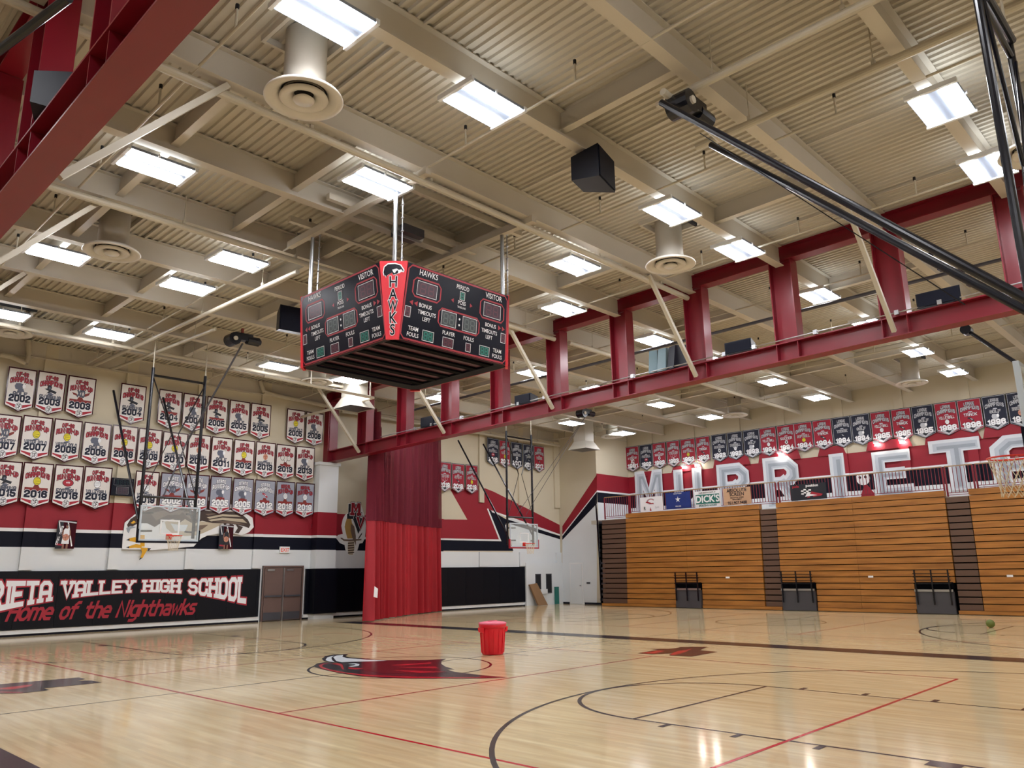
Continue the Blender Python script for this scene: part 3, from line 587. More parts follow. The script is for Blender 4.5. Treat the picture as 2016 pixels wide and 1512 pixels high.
    def grow(P, q): cx_ = sum(x for x, y in P)/len(P); cy_ = sum(y for x, y in P)/len(P); return [(cx_+(x-cx_)*q, cy_+(y-cy_)*(q+.06)) for x, y in P]
    m.face([g(x, y, .003) for x, y in grow(hd, 1.1)], 'wprint'); m.face([g(x, y, .006) for x, y in hd], 'scblk')
    m.face([g(x, y, .008) for x, y in ((.45, .115), (.62, .10), (.70, .115), (.60, .135), (.56, .16), (.50, .15))], 'wprint'); m.face([g(x, y, .008) for x, y in ((.66, .12), (.80, .11), (.90, .15), (.80, .145), (.72, .165))], 'wprint')
    obj('bird_head', m, cp)
for sx in (-1, 1):
    for sy in (-1, 1):
        x, y = sx*(AT-.3), sy*(AT-.3); zt_ = ZD(SY+y)-.66-ZB
        m = MB(); m.tube((x, y, H_), (x, y, zt_), .045, 'metal', 10); obj('hanger_pipe', m, SB)
        m = MB(); m.tube((x+.22, y+.05, H_), (x+.22, y+.05, zt_+.4), .014, 'metal', 6)
        for q in range(7): m.tube((x+.19, y+.05, H_+.2+q*.3), (x+.25, y+.05, H_+.24+q*.3), .02, 'metal', 5)
        obj('safety_chain', m, SB)
# hoist frame above the scoreboard
HF = thing('roof_hoist', 'grey steel hoist frame under the roof above the scoreboard', 'frame', (SX, SY, ZD(SY)-.65))
for sx in (-1, 1):
    m = MB(); m.box(sx*1.57-.07, sx*1.57+.07, -2.6, 2.6, .0, .16, 'beam'); obj('frame_beam', m, HF)
for sy in (-1, 0, 1):
    m = MB(); m.box(-2.2, 2.2, sy*1.57-.06, sy*1.57+.06, .161, .3, 'beam'); obj('frame_beam', m, HF)
m = MB(); m.box(-.3, .3, -.25, .25, -.05, .15, 'grey'); m.tube((-.4, 0, .05), (.4, 0, .05), .12, 'metal', 12); obj('winch', m, HF)
# ================================================================== BASKETBALL SYSTEMS
def rimnet(t, x, y, z, s, net=True):
    """s = +1 when the court lies towards +Y of the board"""
    m = MB()
    for i in range(28):
        a, b = 2*PI*i/28, 2*PI*(i+1)/28
        m.tube((x+.229*math.cos(a), y+.229*math.sin(a), z), (x+.229*math.cos(b), y+.229*math.sin(b), z), .011, 'rim', 6, caps=False)
    m.box(x-.1, x+.1, min(y-s*.37, y-s*.225), max(y-s*.37, y-s*.225), z-.02, z+.015, 'rim'); m.box(x-.09, x+.09, min(y-s*.39, y-s*.36), max(y-s*.39, y-s*.36), z-.14, z+.06, 'rim'); r = obj('rim', m, t, world=True)
    if net:
        m = MB(); N = 12; lv = [(.225, 0), (.205, -.1), (.175, -.2), (.15, -.3), (.14, -.38), (.14, -.45)]
        for j in range(5):
            for i in range(N):
                for d in (-.5, .5):
                    a = 2*PI*(i+.5*(j % 2))/N; b = a+d*2*PI/N; r0, z0 = lv[j]; r1, z1 = lv[j+1]
                    m.tube((x+r0*math.cos(a), y+r0*math.sin(a), z+z0), (x+r1*math.cos(b), y+r1*math.sin(b), z+z1), .0045, 'net', 4, caps=False)
        obj('net', m, t, world=True, kind='stuff')
def board(t, x, y, s, padk, small=False):
    m = MB(); m.box(x-.9, x+.9, y-.012, y+.012, 2.93, 3.94, 'glass'); obj('glass_board', m, t, world=True)
    m = MB(); q = .045; z0, z1 = 2.9, 3.97
    m.box(x-.93, x-.93+q, y-.03, y+.03, z0, z1, 'frame'); m.box(x+.93-q, x+.93, y-.03, y+.03, z0, z1, 'frame'); m.box(x-.93+q, x+.93-q, y-.03, y+.03, z1-q, z1, 'frame'); m.box(x-.93+q, x+.93-q, y-.03, y+.03, z0, z0+q, 'frame'); obj('board_frame', m, t, world=True)
    m = MB(); yy = y+s*.014; w_ = .05
    for a in ((x-.305, x-.305+w_, 3.1, 3.55), (x+.305-w_, x+.305, 3.1, 3.55), (x-.305+w_, x+.305-w_, 3.5, 3.55), (x-.305+w_, x+.305-w_, 3.1, 3.15)): m.box(a[0], a[1], min(yy, yy+s*.004), max(yy, yy+s*.004), a[2], a[3], 'tp')
    obj('target_square', m, t, world=True)
    m = MB(); m.box(x-.95, x+.95, y-.045, y+.045, 2.84, 2.898, padk); m.box(x-.97, x-.932, y-.045, y+.045, 2.84, 3.25, padk); m.box(x+.932, x+.97, y-.045, y+.045, 2.84, 3.25, padk); obj('edge_pad', m, t, world=True)
def hoop(label, x, yb, s, ztop, wx, wy, wz, padk='black', rear=True, net=True):
    """ceiling-hung system: yb board face, s court direction; w = winch"""
    t = thing('basketball_hoop', label, 'basketball hoop', (x, yb, 2.84), 0, 'folding basketball systems hung from the roof')
    board(t, x, yb, s, padk); rimnet(t, x, yb+s*.38, 3.05, s, net)
    ym = yb-s*.22
    for sx in (-.86, .86):
        m = MB(); m.tube((x+sx, ym, 3.0), (x+sx, ym, ztop), .05, 'steel', 12); obj('mast', m, t, world=True)
        m = MB(); m.tube((x+sx, ym, ztop), (x+sx, ym, ZD(ym)-.01), .018, 'pipe', 6); obj('hanger', m, t, world=True)
        m = MB(); m.tube((x+sx, ym-s*.05, 3.5), (x+sx, ym+s*-.0-s*3.3, 8.15 if s < 0 else ztop-.2), .04, 'steel', 10); 
        if rear: obj('rear_brace', m, t, world=True)
        m = MB(); m.tube((x+sx, ym-s*.04, 3.2), (x+sx*.6, yb-s*.035, 3.2), .03, 'steel', 8); m.tube((x+sx, ym-s*.04, 3.75), (x+sx*.6, yb-s*.035, 3.75), .03, 'steel', 8); obj('board_arm', m, t, world=True)
    for zz in (ztop-.25, 4.25):
        m = MB(); m.tube((x-.86, ym, zz), (x+.86, ym, zz), .04, 'steel', 10); obj('crossbar', m, t, world=True)
    zc = (ztop+4.25)/2
    for sx in (-1, 1):
        m = MB(); m.tube((x+sx*.84, ym-.04, ztop-.35), (x+sx*.1, ym-.04, zc), .02, 'steel', 6); m.tube((x-sx*.1, ym-.04, zc), (x-sx*.84, ym-.04, 4.3), .014, 'steel', 6); obj('cross_brace', m, t, world=True)
    return t, ym
h1, ym = hoop('far left glass hoop under the white banners, netted', CX, 24.88, -1, 8.35, 0, 0, 0)
m = MB(); m.tube(tuple(on_z(478, 676, KZ(9.3))), (CX+.35, ym-.1, 6.0), .03, 'grey', 8); m.tube((CX+.35, ym-.1, 6.0), (CX-.2, ym-.05, 4.3), .025, 'grey', 8); obj('lift_strut', m, h1, world=True)
h2, ym = hoop('far glass hoop between curtain and bleachers with red corner pads', 26.8, 24.88, -1, 8.2, 0, 0, 0, 'scline')
for sx in (-.3, .3): m = MB(); m.tube(tuple(on_z(1154, 818, KZ(9.3))), (26.8+sx, ym-.1, 4.4), .012, 'grey', 6); obj('lift_cable', m, h2, world=True)
h3, ym = hoop('near right glass hoop at the picture edge with white net', CX, 1.72, 1, 8.75, 0, 0, 0, rear=False)
for a, b in (((on_z(1300, 200, KZ(9.55))), (CX-.1+.75, 1.75, 5.2)), ((on_z(1398, 283, KZ(9.55))), (CX+1.05, 1.62, 4.6))):
    pass
pa, pb = on_z(1302, 202, KZ(9.55)), on_z(1400, 285, KZ(9.55))
qa, qb = on_y(2022, 590, 1.5), on_y(2040, 622, 1.55)
for p, q in ((pa, qa), (pb, qb)):
    m = MB(); m.tube(p, q, .055, 'steel', 14); br_ = obj('front_brace', m, h3, world=True)
    m = MB()
    for f_ in (.45, .6, .74): c = p.lerp(q, f_); d = (q-p).normalized()*.05; m.tube(c-d, c+d, .068, 'steel', 14)
    obj('collar', m, br_)
m = MB(); c1 = on_z(1378, 300, KZ(9.3)); m.tube(on_z(1378, 262, KZ(9.5)), on_y(1900, 600, 2.4), .008, 'steel', 5); obj('lift_cable', m, h3, world=True)
for sx in (0, ): m = MB(); m.tube(on_y(1936, 0, 1.45), on_y(2024, 360, 1.45), .025, 'steel', 8); m.tube(on_y(1945, -5, 1.45), on_y(1993, 80, 1.45), .05, 'steel', 10); obj('diagonal', m, h3, world=True)
h4 = thing('lift_strut', 'black diagonal strut under the long truss at the right picture edge', 'strut', tuple(on_z(1900, 650, KZ(9.4))))
pa = on_z(1903, 650, KZ(9.4))
m = MB(); m.tube(pa, on_x(2040, 740, pa.x-.4), .06, 'steel', 12); obj('strut', m, h4, world=True)
m = MB(); m.tube(pa+Vector((-.15, 0, 0)), pa+Vector((.15, 0, 0)), .16, 'steel', 14); m.tube(pa, pa+Vector((0, 0, .8)), .03, 'pipe', 8); obj('winch', m, h4, world=True)
def winch(label, px, py, z, ax=Vector((1, 0, 0))):
    c = on_z(px, py, KZ(z)); t = thing('hoist_winch', label, 'winch', tuple(c))
    m = MB(); m.box(-.35, .25, -.12, .12, .02, .24, 'steel'); obj('bracket', m, t)
    m = MB(); m.tube((-.38, -.2, .0), (-.38, .2, .0), .2, 'steel', 16); m.tube((-.38, -.24, .0), (-.38, .24, .0), .07, 'pipe', 10); obj('drum', m, t)
    m = MB(); m.tube((.1, 0, .08), (.5, 0, .08), .14, 'steel', 12); m.tube((.5, 0, .08), (.56, 0, .08), .09, 'spk', 12); obj('motor', m, t)
    m = MB(); m.box(-.1, -.04, -.04, .04, .24, .42, 'brprint'); obj('hook', m, t); return t, c
winch('black hoist winch at the top of the long black braces', 1365, 225, 9.6)
winch('black hoist winch left of the scoreboard above the white banners', 480, 673, 9.35)
winch('small black hoist winch beyond the long truss near the far corner', 1155, 816, 9.35)
# hoist pipes carrying the winches
def pipe_(label, pts, r=.06, k='pipe', name='roof_pipe', cat='pipe', hang=0):
    pts = [Vector(p) for p in pts]; t = thing(name, label, cat, tuple(pts[0])); m = MB()
    for a, b in zip(pts, pts[1:]): m.tube(a, b, r, k, 12)
    obj('pipe', m, t, world=True, smooth=False)
    if hang:
        n = max(2, int((pts[-1]-pts[0]).length/hang)+1)
        for i in range(n):
            p = pts[0].lerp(pts[-1], (i+.5)/n); m = MB(); m.tube(p, (p.x, p.y, ZD(p.y)-.002), .012, k, 6); m.box(p.x-.03, p.x+.03, p.y-.03, p.y+.03, p.z+r, p.z+r+.08, k); obj('hanger', m, t, world=True)
    return t
def rr(px, py, z0): return on_roof(px, py, KZ(z0))
pipe_('cream pipe carrying the braces of the near right hoop, upper one', [(10.48, 6.43, 9.57), (10.58, -2, 9.74)], .07, hang=2.2)
pipe_('cream pipe carrying the braces of the near right hoop, lower one', [(12.15, 6.67, 9.57), (12.15, -2, 9.74)], .07, hang=2.2)
pipe_('short cream cross pipe behind the black winch', [on_z(1305, 180, KZ(9.75)), on_z(1420, 275, KZ(9.75))], .06)
pipe_('thick cream pipe over the scoreboard running to the long truss', [(-5.9, 11.3, 9.55), (TX[1]-.3, 11.3, 9.55)], .075, hang=3)
pipe_('cream pipe behind the scoreboard running across all bays', [(-5.9, 16.44, 9.41), (TX[1]-.3, 16.44, 9.41)], .075, hang=3)
pipe_('bright cream pipe beyond the long truss above the crimson banners', [(TX[1]+.3, 16.3, 9.38), (38.2, 16.3, 9.38)], .075, hang=3)
pipe_('cream pipe in front of the banner wall', [(-5.9, 26.3, 9.19), (18.2, 26.3, 9.19)], .06, hang=3)
pipe_('cream pipe high on the wall between long truss and far corner', [(TX[1]+.3, 29.7, 9.0), (35.2, 29.7, 9.0)], .07, hang=4)
pipe_('white sprinkler riser loop at the upper left of the banners', [on_y(0, 698, 29.9), on_y(25, 703, 29.9), on_y(50, 715, 29.9), on_y(58, 700, 29.9), on_y(55, 670, 29.9)], .09)
pipe_('white sprinkler pipe beside the pier, above the banners', [on_y(512, 750, 29.9), on_y(520, 772, 29.9), on_y(560, 782, 29.9), on_y(648, 800, 29.9)], .09)
z_ = KZ(8.9)
pa, pb, pc = on_z(520, 740, z_), on_z(735, 783, z_), on_z(556, 833, z_)
pb = Vector((pb.x, pb.y, z_)); t_ = pipe_('white pipe corner hanging over the end of the long truss by the banners', [pa, pb, (pb.x, 30.0, z_-.02)], .06)
for q in (pb+Vector((-.15, 0, 0)), pb+Vector((-.1, .9, 0)), pb.lerp(pa, .6)): m = MB(); m.tube(q, (q.x, q.y, ZD(q.y)-.65), .025, 'pipe', 6); obj('hanger', m, t_, world=True)
pa, pb = on_z(586, 535, KZ(9.4)), on_z(309, 674, KZ(9.4)); pipe_('white pipe left of the scoreboard running back to the banner wall', [pa, (pa.x, 29.9, 9.3)], .06, hang=4)
pa, pb = on_z(424, 648, KZ(9.3)), on_z(338, 688, KZ(9.3)); pipe_('short white pipe above the left hoop', [pa, (pa.x, 29.9, 9.25)], .05, hang=3)
pa, pb = on_z(135, -4, 7.6), on_z(-8, 104, 7.6); pipe_('long black pipe crossing in front of the near truss at the upper left corner', [pa, pb], .05, 'steel')
# thin sprinkler branch lines along Y with upright drops
BX = (4.57, 9.24, 13.44, 17.9, 21.9, 26.5, 30.5, 34.7)
for i, x in enumerate(BX):
    t = thing('sprinkler_line', 'thin cream sprinkler line under the deck, %s from the left' % ORD[i], 'pipe', (x, -5, 10.35), 0, 'sprinkler branch lines')
    m = MB(); m.tube((x, -5, ZD(-5)-.55), (x, 29.8, ZD(29.8)-.55), .025, 'pipe', 8); obj('pipe', m, t, world=True)
    for y in [b+1.42 for b in BY][2:]:
        m = MB(); m.tube((x, y, ZD(y)-.54), (x, y, ZD(y)-.2), .02, 'pipe', 6); m.tube((x, y, ZD(y)-.2), (x, y, ZD(y)-.12), .03, 'dark', 6); obj('sprinkler_head', m, t, world=True)
pipe_('long dark rail hung beyond the long truss', [(21.5, 1, 9.19), (21.5, 27.6, 8.76)], .05, 'grey')
# ================================================================== DUCTS
def make_duct(label, x, y, z):
    t = thing('round_diffuser_duct', label, 'air duct', (x, y, z), 0, 'round ceiling ducts with ring diffusers'); h = ZD(y)-z
    m = MB(); m.lathe([(.33, .08), (.33, h-.01)], (0, 0, 0), 'duct', 32); obj('duct', m, t, smooth=True)
    m = MB(); m.lathe([(.34, .12), (.5, .09), (.6, .03), (.615, 0), (.6, -.02), (.5, -.0), (.42, .05), (.38, .08)], (0, 0, 0), 'diff', 40); obj('outer_ring', m, t, smooth=True)
    m = MB(); m.lathe([(.37, .03), (.38, .0), (.34, -.03), (.25, -.01), (.17, .05), (.15, .09)], (0, 0, 0), 'diff', 36); obj('middle_ring', m, t, smooth=True)
    m = MB(); m.lathe([(.0, -.06), (.15, -.05), (.17, -.02), (.12, .02), (.05, .06)], (0, 0, 0), 'diff', 28); obj('centre_cone', m, t, smooth=True)
    m = MB(); m.lathe([(.0, .11), (.36, .11)], (0, 0, 0), 'dark', 28); obj('throat', m, t)
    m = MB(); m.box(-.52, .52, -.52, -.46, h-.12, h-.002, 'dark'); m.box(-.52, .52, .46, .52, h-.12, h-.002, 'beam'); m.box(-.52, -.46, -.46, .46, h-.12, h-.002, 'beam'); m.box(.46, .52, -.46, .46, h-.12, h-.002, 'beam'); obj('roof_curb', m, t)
    return t
for lab, px, py in (('near round duct with ring diffuser at the upper left', 598, 195), ('round duct beside the top of the long truss, near its third post', 1320, 522), ('round duct behind the near truss at mid left', 220, 497), ('round duct in front of the pier by the banners', 624, 752),
                    ('round duct over the right bleachers', 1795, 755), ('round duct cut by the left picture edge', 20, 655), ('round duct above the crimson banners, mid right', 1447, 818), ('round duct in the far corner', 1205, 860), ('round duct at the right edge above the near hoop', 2040, 300)):
    c = on_z(px, py, KZ(9.5)); make_duct(lab, c.x, c.y, KZ(9.5))
def vent(label, px, py, Y, w):
    c = on_y(px, py, Y); t = thing('square_air_vent', label, 'air vent', tuple(c))
    m = MB(); a = w/2; b = a*.62
    m.raw([(-a, -a, 0), (a, -a, 0), (a, a, 0), (-a, a, 0), (-b, -b, .45), (b, -b, .45), (b, b, .45), (-b, b, .45), (-b, -b, ZD(c.y)-c.z-.01), (b, -b, ZD(c.y)-c.z-.01), (b, b, ZD(c.y)-c.z-.01), (-b, b, ZD(c.y)-c.z-.01)],
          [(0, 1, 5, 4), (1, 2, 6, 5), (2, 3, 7, 6), (3, 0, 4, 7), (4, 5, 9, 8), (5, 6, 10, 9), (6, 7, 11, 10), (7, 4, 8, 11)], 'duct'); obj('hood', m, t)
    m = MB(); m.box(-a+.03, a-.03, -a+.03, a-.03, .02, .04, 'grey'); gr = obj('grille', m, t)
    return t
vent('square tapered air vent hood above the red curtain', 697, 805, 26.0, 1.2)
vent('flat square air vent in front of the far corner', 1150, 886, 26.6, 1.25)
# ================================================================== SPEAKERS
def speaker(label, loc, rz, w, h, d, tilt=0, rig=False):
    t = thing('loudspeaker', label, 'speaker', loc, rz)
    m = MB(); b = .7
    m.hexa([(-w/2, -d/2, 0), (w/2, -d/2, 0), (w/2*b, d/2, h*.18), (-w/2*b, d/2, h*.18), (-w/2, -d/2, h), (w/2, -d/2, h), (w/2*b, d/2, h*.9), (-w/2*b, d/2, h*.9)], 'spk'); obj('cabinet', m, t)
    m = MB(); m.box(-w/2+.03, w/2-.03, -d/2-.02, -d/2-.001, .03, h-.03, 'black'); obj('grille', m, t)
    if rig:
        for sx in (-1, 1): m = MB(); m.box(sx*w*.3-.03, sx*w*.3+.03, -.04, .04, h, ZD(loc[1])-.6-loc[2], 'grey'); obj('bracket', m, t)
    return t
c = on_roof(1165, 338, KZ(9.95)); speaker('black loudspeaker hung under a roof beam, right of centre', (c.x, c.y, c.z-.35), .25, .8, .68, .62, rig=True)
c = on_roof(575, 633, KZ(9.95)); speaker('black loudspeaker hung just left of the scoreboard', (c.x, c.y, c.z-.4), -.15, 1.0, .75, .62, rig=True)
for lab, px, y, w_, h_ in (('black loudspeaker on the long truss, nearest the right edge', 1845, 4.77, .95, .36), ('black loudspeaker on the long truss beside the silver speaker cluster', 1455, 9.87, .8, .34), ('small black loudspeaker on the long truss right of the scoreboard', 1033, 18.0, .75, .34), ('small black loudspeaker on the long truss under the scoreboard', 845, 23.05, .8, .4)):
    speaker(lab, (TX[1], y, zb(y)+.51), -PI/2, w_, h_, .5)
t = thing('loudspeaker_cluster', 'three grey loudspeakers fanned out on the long truss', 'speaker', (TX[1], 12.3, zb(12.3)+.51))
for i, (dy, a) in enumerate(((.45, .35), (.1, .12), (-.3, -.25))):
    m = MB(); q = Matrix.Rotation(a, 4, 'Z')
    V = [(-.25, -.14, 0), (.3, -.18, 0), (.3, .18, 0), (-.25, .14, 0), (-.12, -.12, .72), (.3, -.15, .78), (.3, .15, .78), (-.12, .12, .72)]
    m.hexa([tuple(q @ Vector(v)+Vector((0, dy, 0))) for v in V], 'spk2' if i < 2 else 'spk'); obj('cabinet', m, t)
speaker('dark blue loudspeaker standing on the near truss at the upper left', (TX[0], 10.6, zb(10.6)+.51), 1.2, .7, .62, .55)
# ================================================================== WALL PADS with lettering
def lett(m, text, fn, cx, cy, h, hws, cols, off=.004, **kw):
    for i, (hw, k) in enumerate(zip(hws, cols)): letter(m, text, fn, cx, cy, h, hw, k, off+i*.004, **kw)
WP = thing('wall_pad', 'long black padded wall panel lettered with the school name', 'wall pad', (8, Y1-.1, .2))
x = -3.0
while x < 16.6:
    m = MB(); m.box(x+.004, min(x+1.22, 16.66)-.004, Y1-.1, Y1-.002, .22, 2.07, 'pad'); obj('pad_panel', m, WP, world=True); x += 1.22
fp = lambda x, z, o: (x, Y1-.1-o, z)
segs, W_ = strokes('MURRIETA VALLEY HIGH SCHOOL', 1.9); w3 = strokes('MUR', 1.9)[1]+1.9; fr = w3/W_; wd = (16.05-7.3)/(1-fr); xc = 16.05-wd/2
def arch(X, Y, t):
    xx = X+xc-11.9; hgt = .52+.030*xx*xx if xx > 0 else .52+.022*xx*xx; hgt = min(hgt, 1.02)-.17; return X, .84-(.84-Y)*hgt/.84
m = MB(); lett(m, 'MURRIETA VALLEY HIGH SCHOOL', fp, xc, .84, .84, (1.2, .75), ('rprint', 'wprint'), width=wd, gap=1.9, serif=True, arch=arch); obj('school_name', m, WP, world=True)
m = MB(); lett(m, 'Home of the Nighthawks', fp, 10.9, .5, .44, (.62,), ('rprint',), width=6.2, gap=1.25, serif=False, slant=.28, arch=lambda X, Y, t: (X, Y*(1.12 if Y < .5 else 1.1)-.012*X)); obj('motto', m, WP, world=True)
for lab, xa, xb in (('plain black padded panel right of the brown double door', 18.78, 22.4), ('plain black padded panel right of the red curtain', 25.6, 32.45)):
    t = thing('wall_pad', lab, 'wall pad', ((xa+xb)/2, Y1-.1, .2))
    cuts = [18.78, 18.98, 19.99, 21.2, 22.4] if xa < 19 else [25.6, 26.82, 28.04, 29.26, 30.48, 31.5, 32.45]
    for p_, q_ in zip(cuts, cuts[1:]):
        m = MB()
        if p_ == 18.98: m.box(p_-.06, q_+.06, Y1-.56, Y1-.46, .22, 2.07, 'pad'); m.box(p_-.06, p_+.01, Y1-.459, Y1-.11, .22, 2.07, 'pad'); m.box(q_-.005, q_+.06, Y1-.459, Y1-.11, .22, 2.07, 'pad')
        else: m.box(p_+.003, q_-.003, Y1-.1, Y1-.002, .22, 2.07, 'pad')
        obj('pad_panel', m, t, world=True)
# ================================================================== BANNERS
BW, BH = 1.12, 1.52
def cloth(field, border, inner, chev, tip=.21):
    m = MB(); w, h = BW/2, BH
    P = lambda i: [(-w+i, -i), (w-i, -i), (w-i, -(h-tip)+i*.0), (0, -h+i*1.25), (-w+i, -(h-tip)+i*.0)]
    def slab(pts, y0, y1, k):
        n = len(pts); m.raw([(x, y0, z) for x, z in pts]+[(x, y1, z) for x, z in pts], [tuple(range(n)), tuple(range(2*n-1, n-1, -1))]+[(i, n+i, n+(i+1) % n, (i+1) % n) for i in range(n)], k)
    slab(P(0), -.004, .004, border)
    if inner: m.face([(x, -.0046, z) for x, z in P(.028)], inner)
    m.face([(x, -.0054, z) for x, z in P(.045)], field)
    return m.mesh('cloth')
def chevron(k1, style):
    m = MB(); w, h, tp = BW/2-.05, BH-.055, .21
    if style == 'cif':
        m.face([flat(-w, -(h-tp)+.06, .006), flat(w, -(h-tp)+.06, .006), flat(w, -(h-tp)-.0, .006), flat(0, -h, .006), flat(-w, -(h-tp)-.0, .006)], 'wprint')
        m.face([flat(-w, -(h-tp)+.05, .0066), flat(-.05, -(h-tp)-.03, .0066), flat(0, -h+.03, .0066), flat(-w+.02, -(h-tp)-.0, .0066)], k1)
        m.face([flat(w, -(h-tp)+.05, .0066), flat(.05, -(h-tp)-.03, .0066), flat(0, -h+.03, .0066), flat(w-.02, -(h-tp)-.0, .0066)], k1)
    else:
        m.face([flat(-w, -(h-tp)+.03, .006), flat(-w*.5, -(h-tp)-.02, .006), flat(0, -(h-tp)+.05, .006), flat(w*.5, -(h-tp)-.02, .006), flat(w, -(h-tp)+.03, .006), flat(w, -(h-tp), .006), flat(0, -h, .006), flat(-w, -(h-tp), .006)], 'silver')
        m.face([flat(-.14, -(h-tp)-.06, .0066), flat(0, -(h-tp)+.0, .0066), flat(.16, -(h-tp)-.06, .0066), flat(.02, -h+.06, .0066)], k1)
    return m.mesh('chevron')
def badge():
    m = MB(); cz = -BH+.19; disc(m, flat, 0, cz, .14, .14, 'wprint', .0074); disc(m, flat, 0, cz, .125, .125, 'kprint', .0080); disc(m, flat, 0, cz, .108, .108, 'wprint', .0086)
    letter(m, 'CIF', flat, 0, cz-.06, .12, .7, 'kprint', .0092, gap=1.8, width=.13); return m.mesh('association_badge')
def up(a, c): return lambda X, Y, t: (X, Y+a*(1-t*t)*c)
def heading(l1, l2, cf, co, y1=-.15, big=1):
    m = MB()
    lett(m, l1, flat, 0, y1-.13, .11, (1.45, .85), (co[0], cf), .006, gap=2.6, width=.46 if len(l1) < 7 else .56, arch=lambda X, Y, t: (X, Y+.02*(1-t*t)))

    lett(m, l2, flat, 0, y1-.36, .14, (1.45, .85), (co[0], cf), .007, gap=2.5, width=.86, arch=lambda X, Y, t: (X, (Y)*(1.0-.0*t)+.05*(1-t*t)-.0+(-.03*t*t)))
    return m.mesh('heading')
def sport_mesh(s, dark, style):
    m = MB(); z = -.83 if style == 'cif' else -.66
    txt = {'xc': 'X-COUNTRY', 'wp': 'WATER POLO'}.get(s, s.upper())
    if style == 'cif':
        if dark == 'red':
            wd = min(.86, .1+.085*len(txt)); m.face([flat(-wd/2, z-.13, .006), flat(wd/2, z-.13, .006), flat(wd/2, z-.01, .006), flat(.12, z-.01, .006), flat(.06, z+.08, .006), flat(-.08, z+.08, .006), flat(-.13, z-.01, .006), flat(-wd/2, z-.01, .006)], 'brprint')
            letter(m, txt, flat, 0, z-.105, .075, .4, 'rprint', .0066, gap=1.6, width=wd*.86)
        else:
            letter(m, txt, flat, 0, z-.125, .115, 1.05, 'kprint', .006, gap=2.2, width=min(.82, .13*len(txt))); letter(m, txt, flat, 0, z-.125, .115, .6, 'gprint', .0095, gap=2.2, width=min(.82, .13*len(txt)))
            letter(m, 'Girls' if s in ('wp', 'volleyball') else 'Boys', flat, 0, z+.01, .06, .5, 'gprint', .0066, gap=1.4, width=.2, slant=.3) if False else m.face([flat(-.13, z, .006), flat(.02, z-.0, .006), flat(.15, z+.05, .006), flat(.1, z+.07, .006), flat(-.08, z+.05, .006)], 'gprint')
    else:
        letter(m, txt, flat, 0, z-.1, .11, 1.0, dark, .006, gap=2.0, width=min(.74, .12*len(txt))); letter(m, txt, flat, 0, z-.1, .11, .55, 'wprint' if dark == 'kprint' else 'kprint', .0075, gap=2.0, width=min(.74, .12*len(txt)))
        m.face([flat(-.12, z+.05, .006), flat(.12, z+.05, .006), flat(.08, z+.1, .006), flat(-.06, z+.1, .006)], 'silver')
    return m.mesh('sport_name')
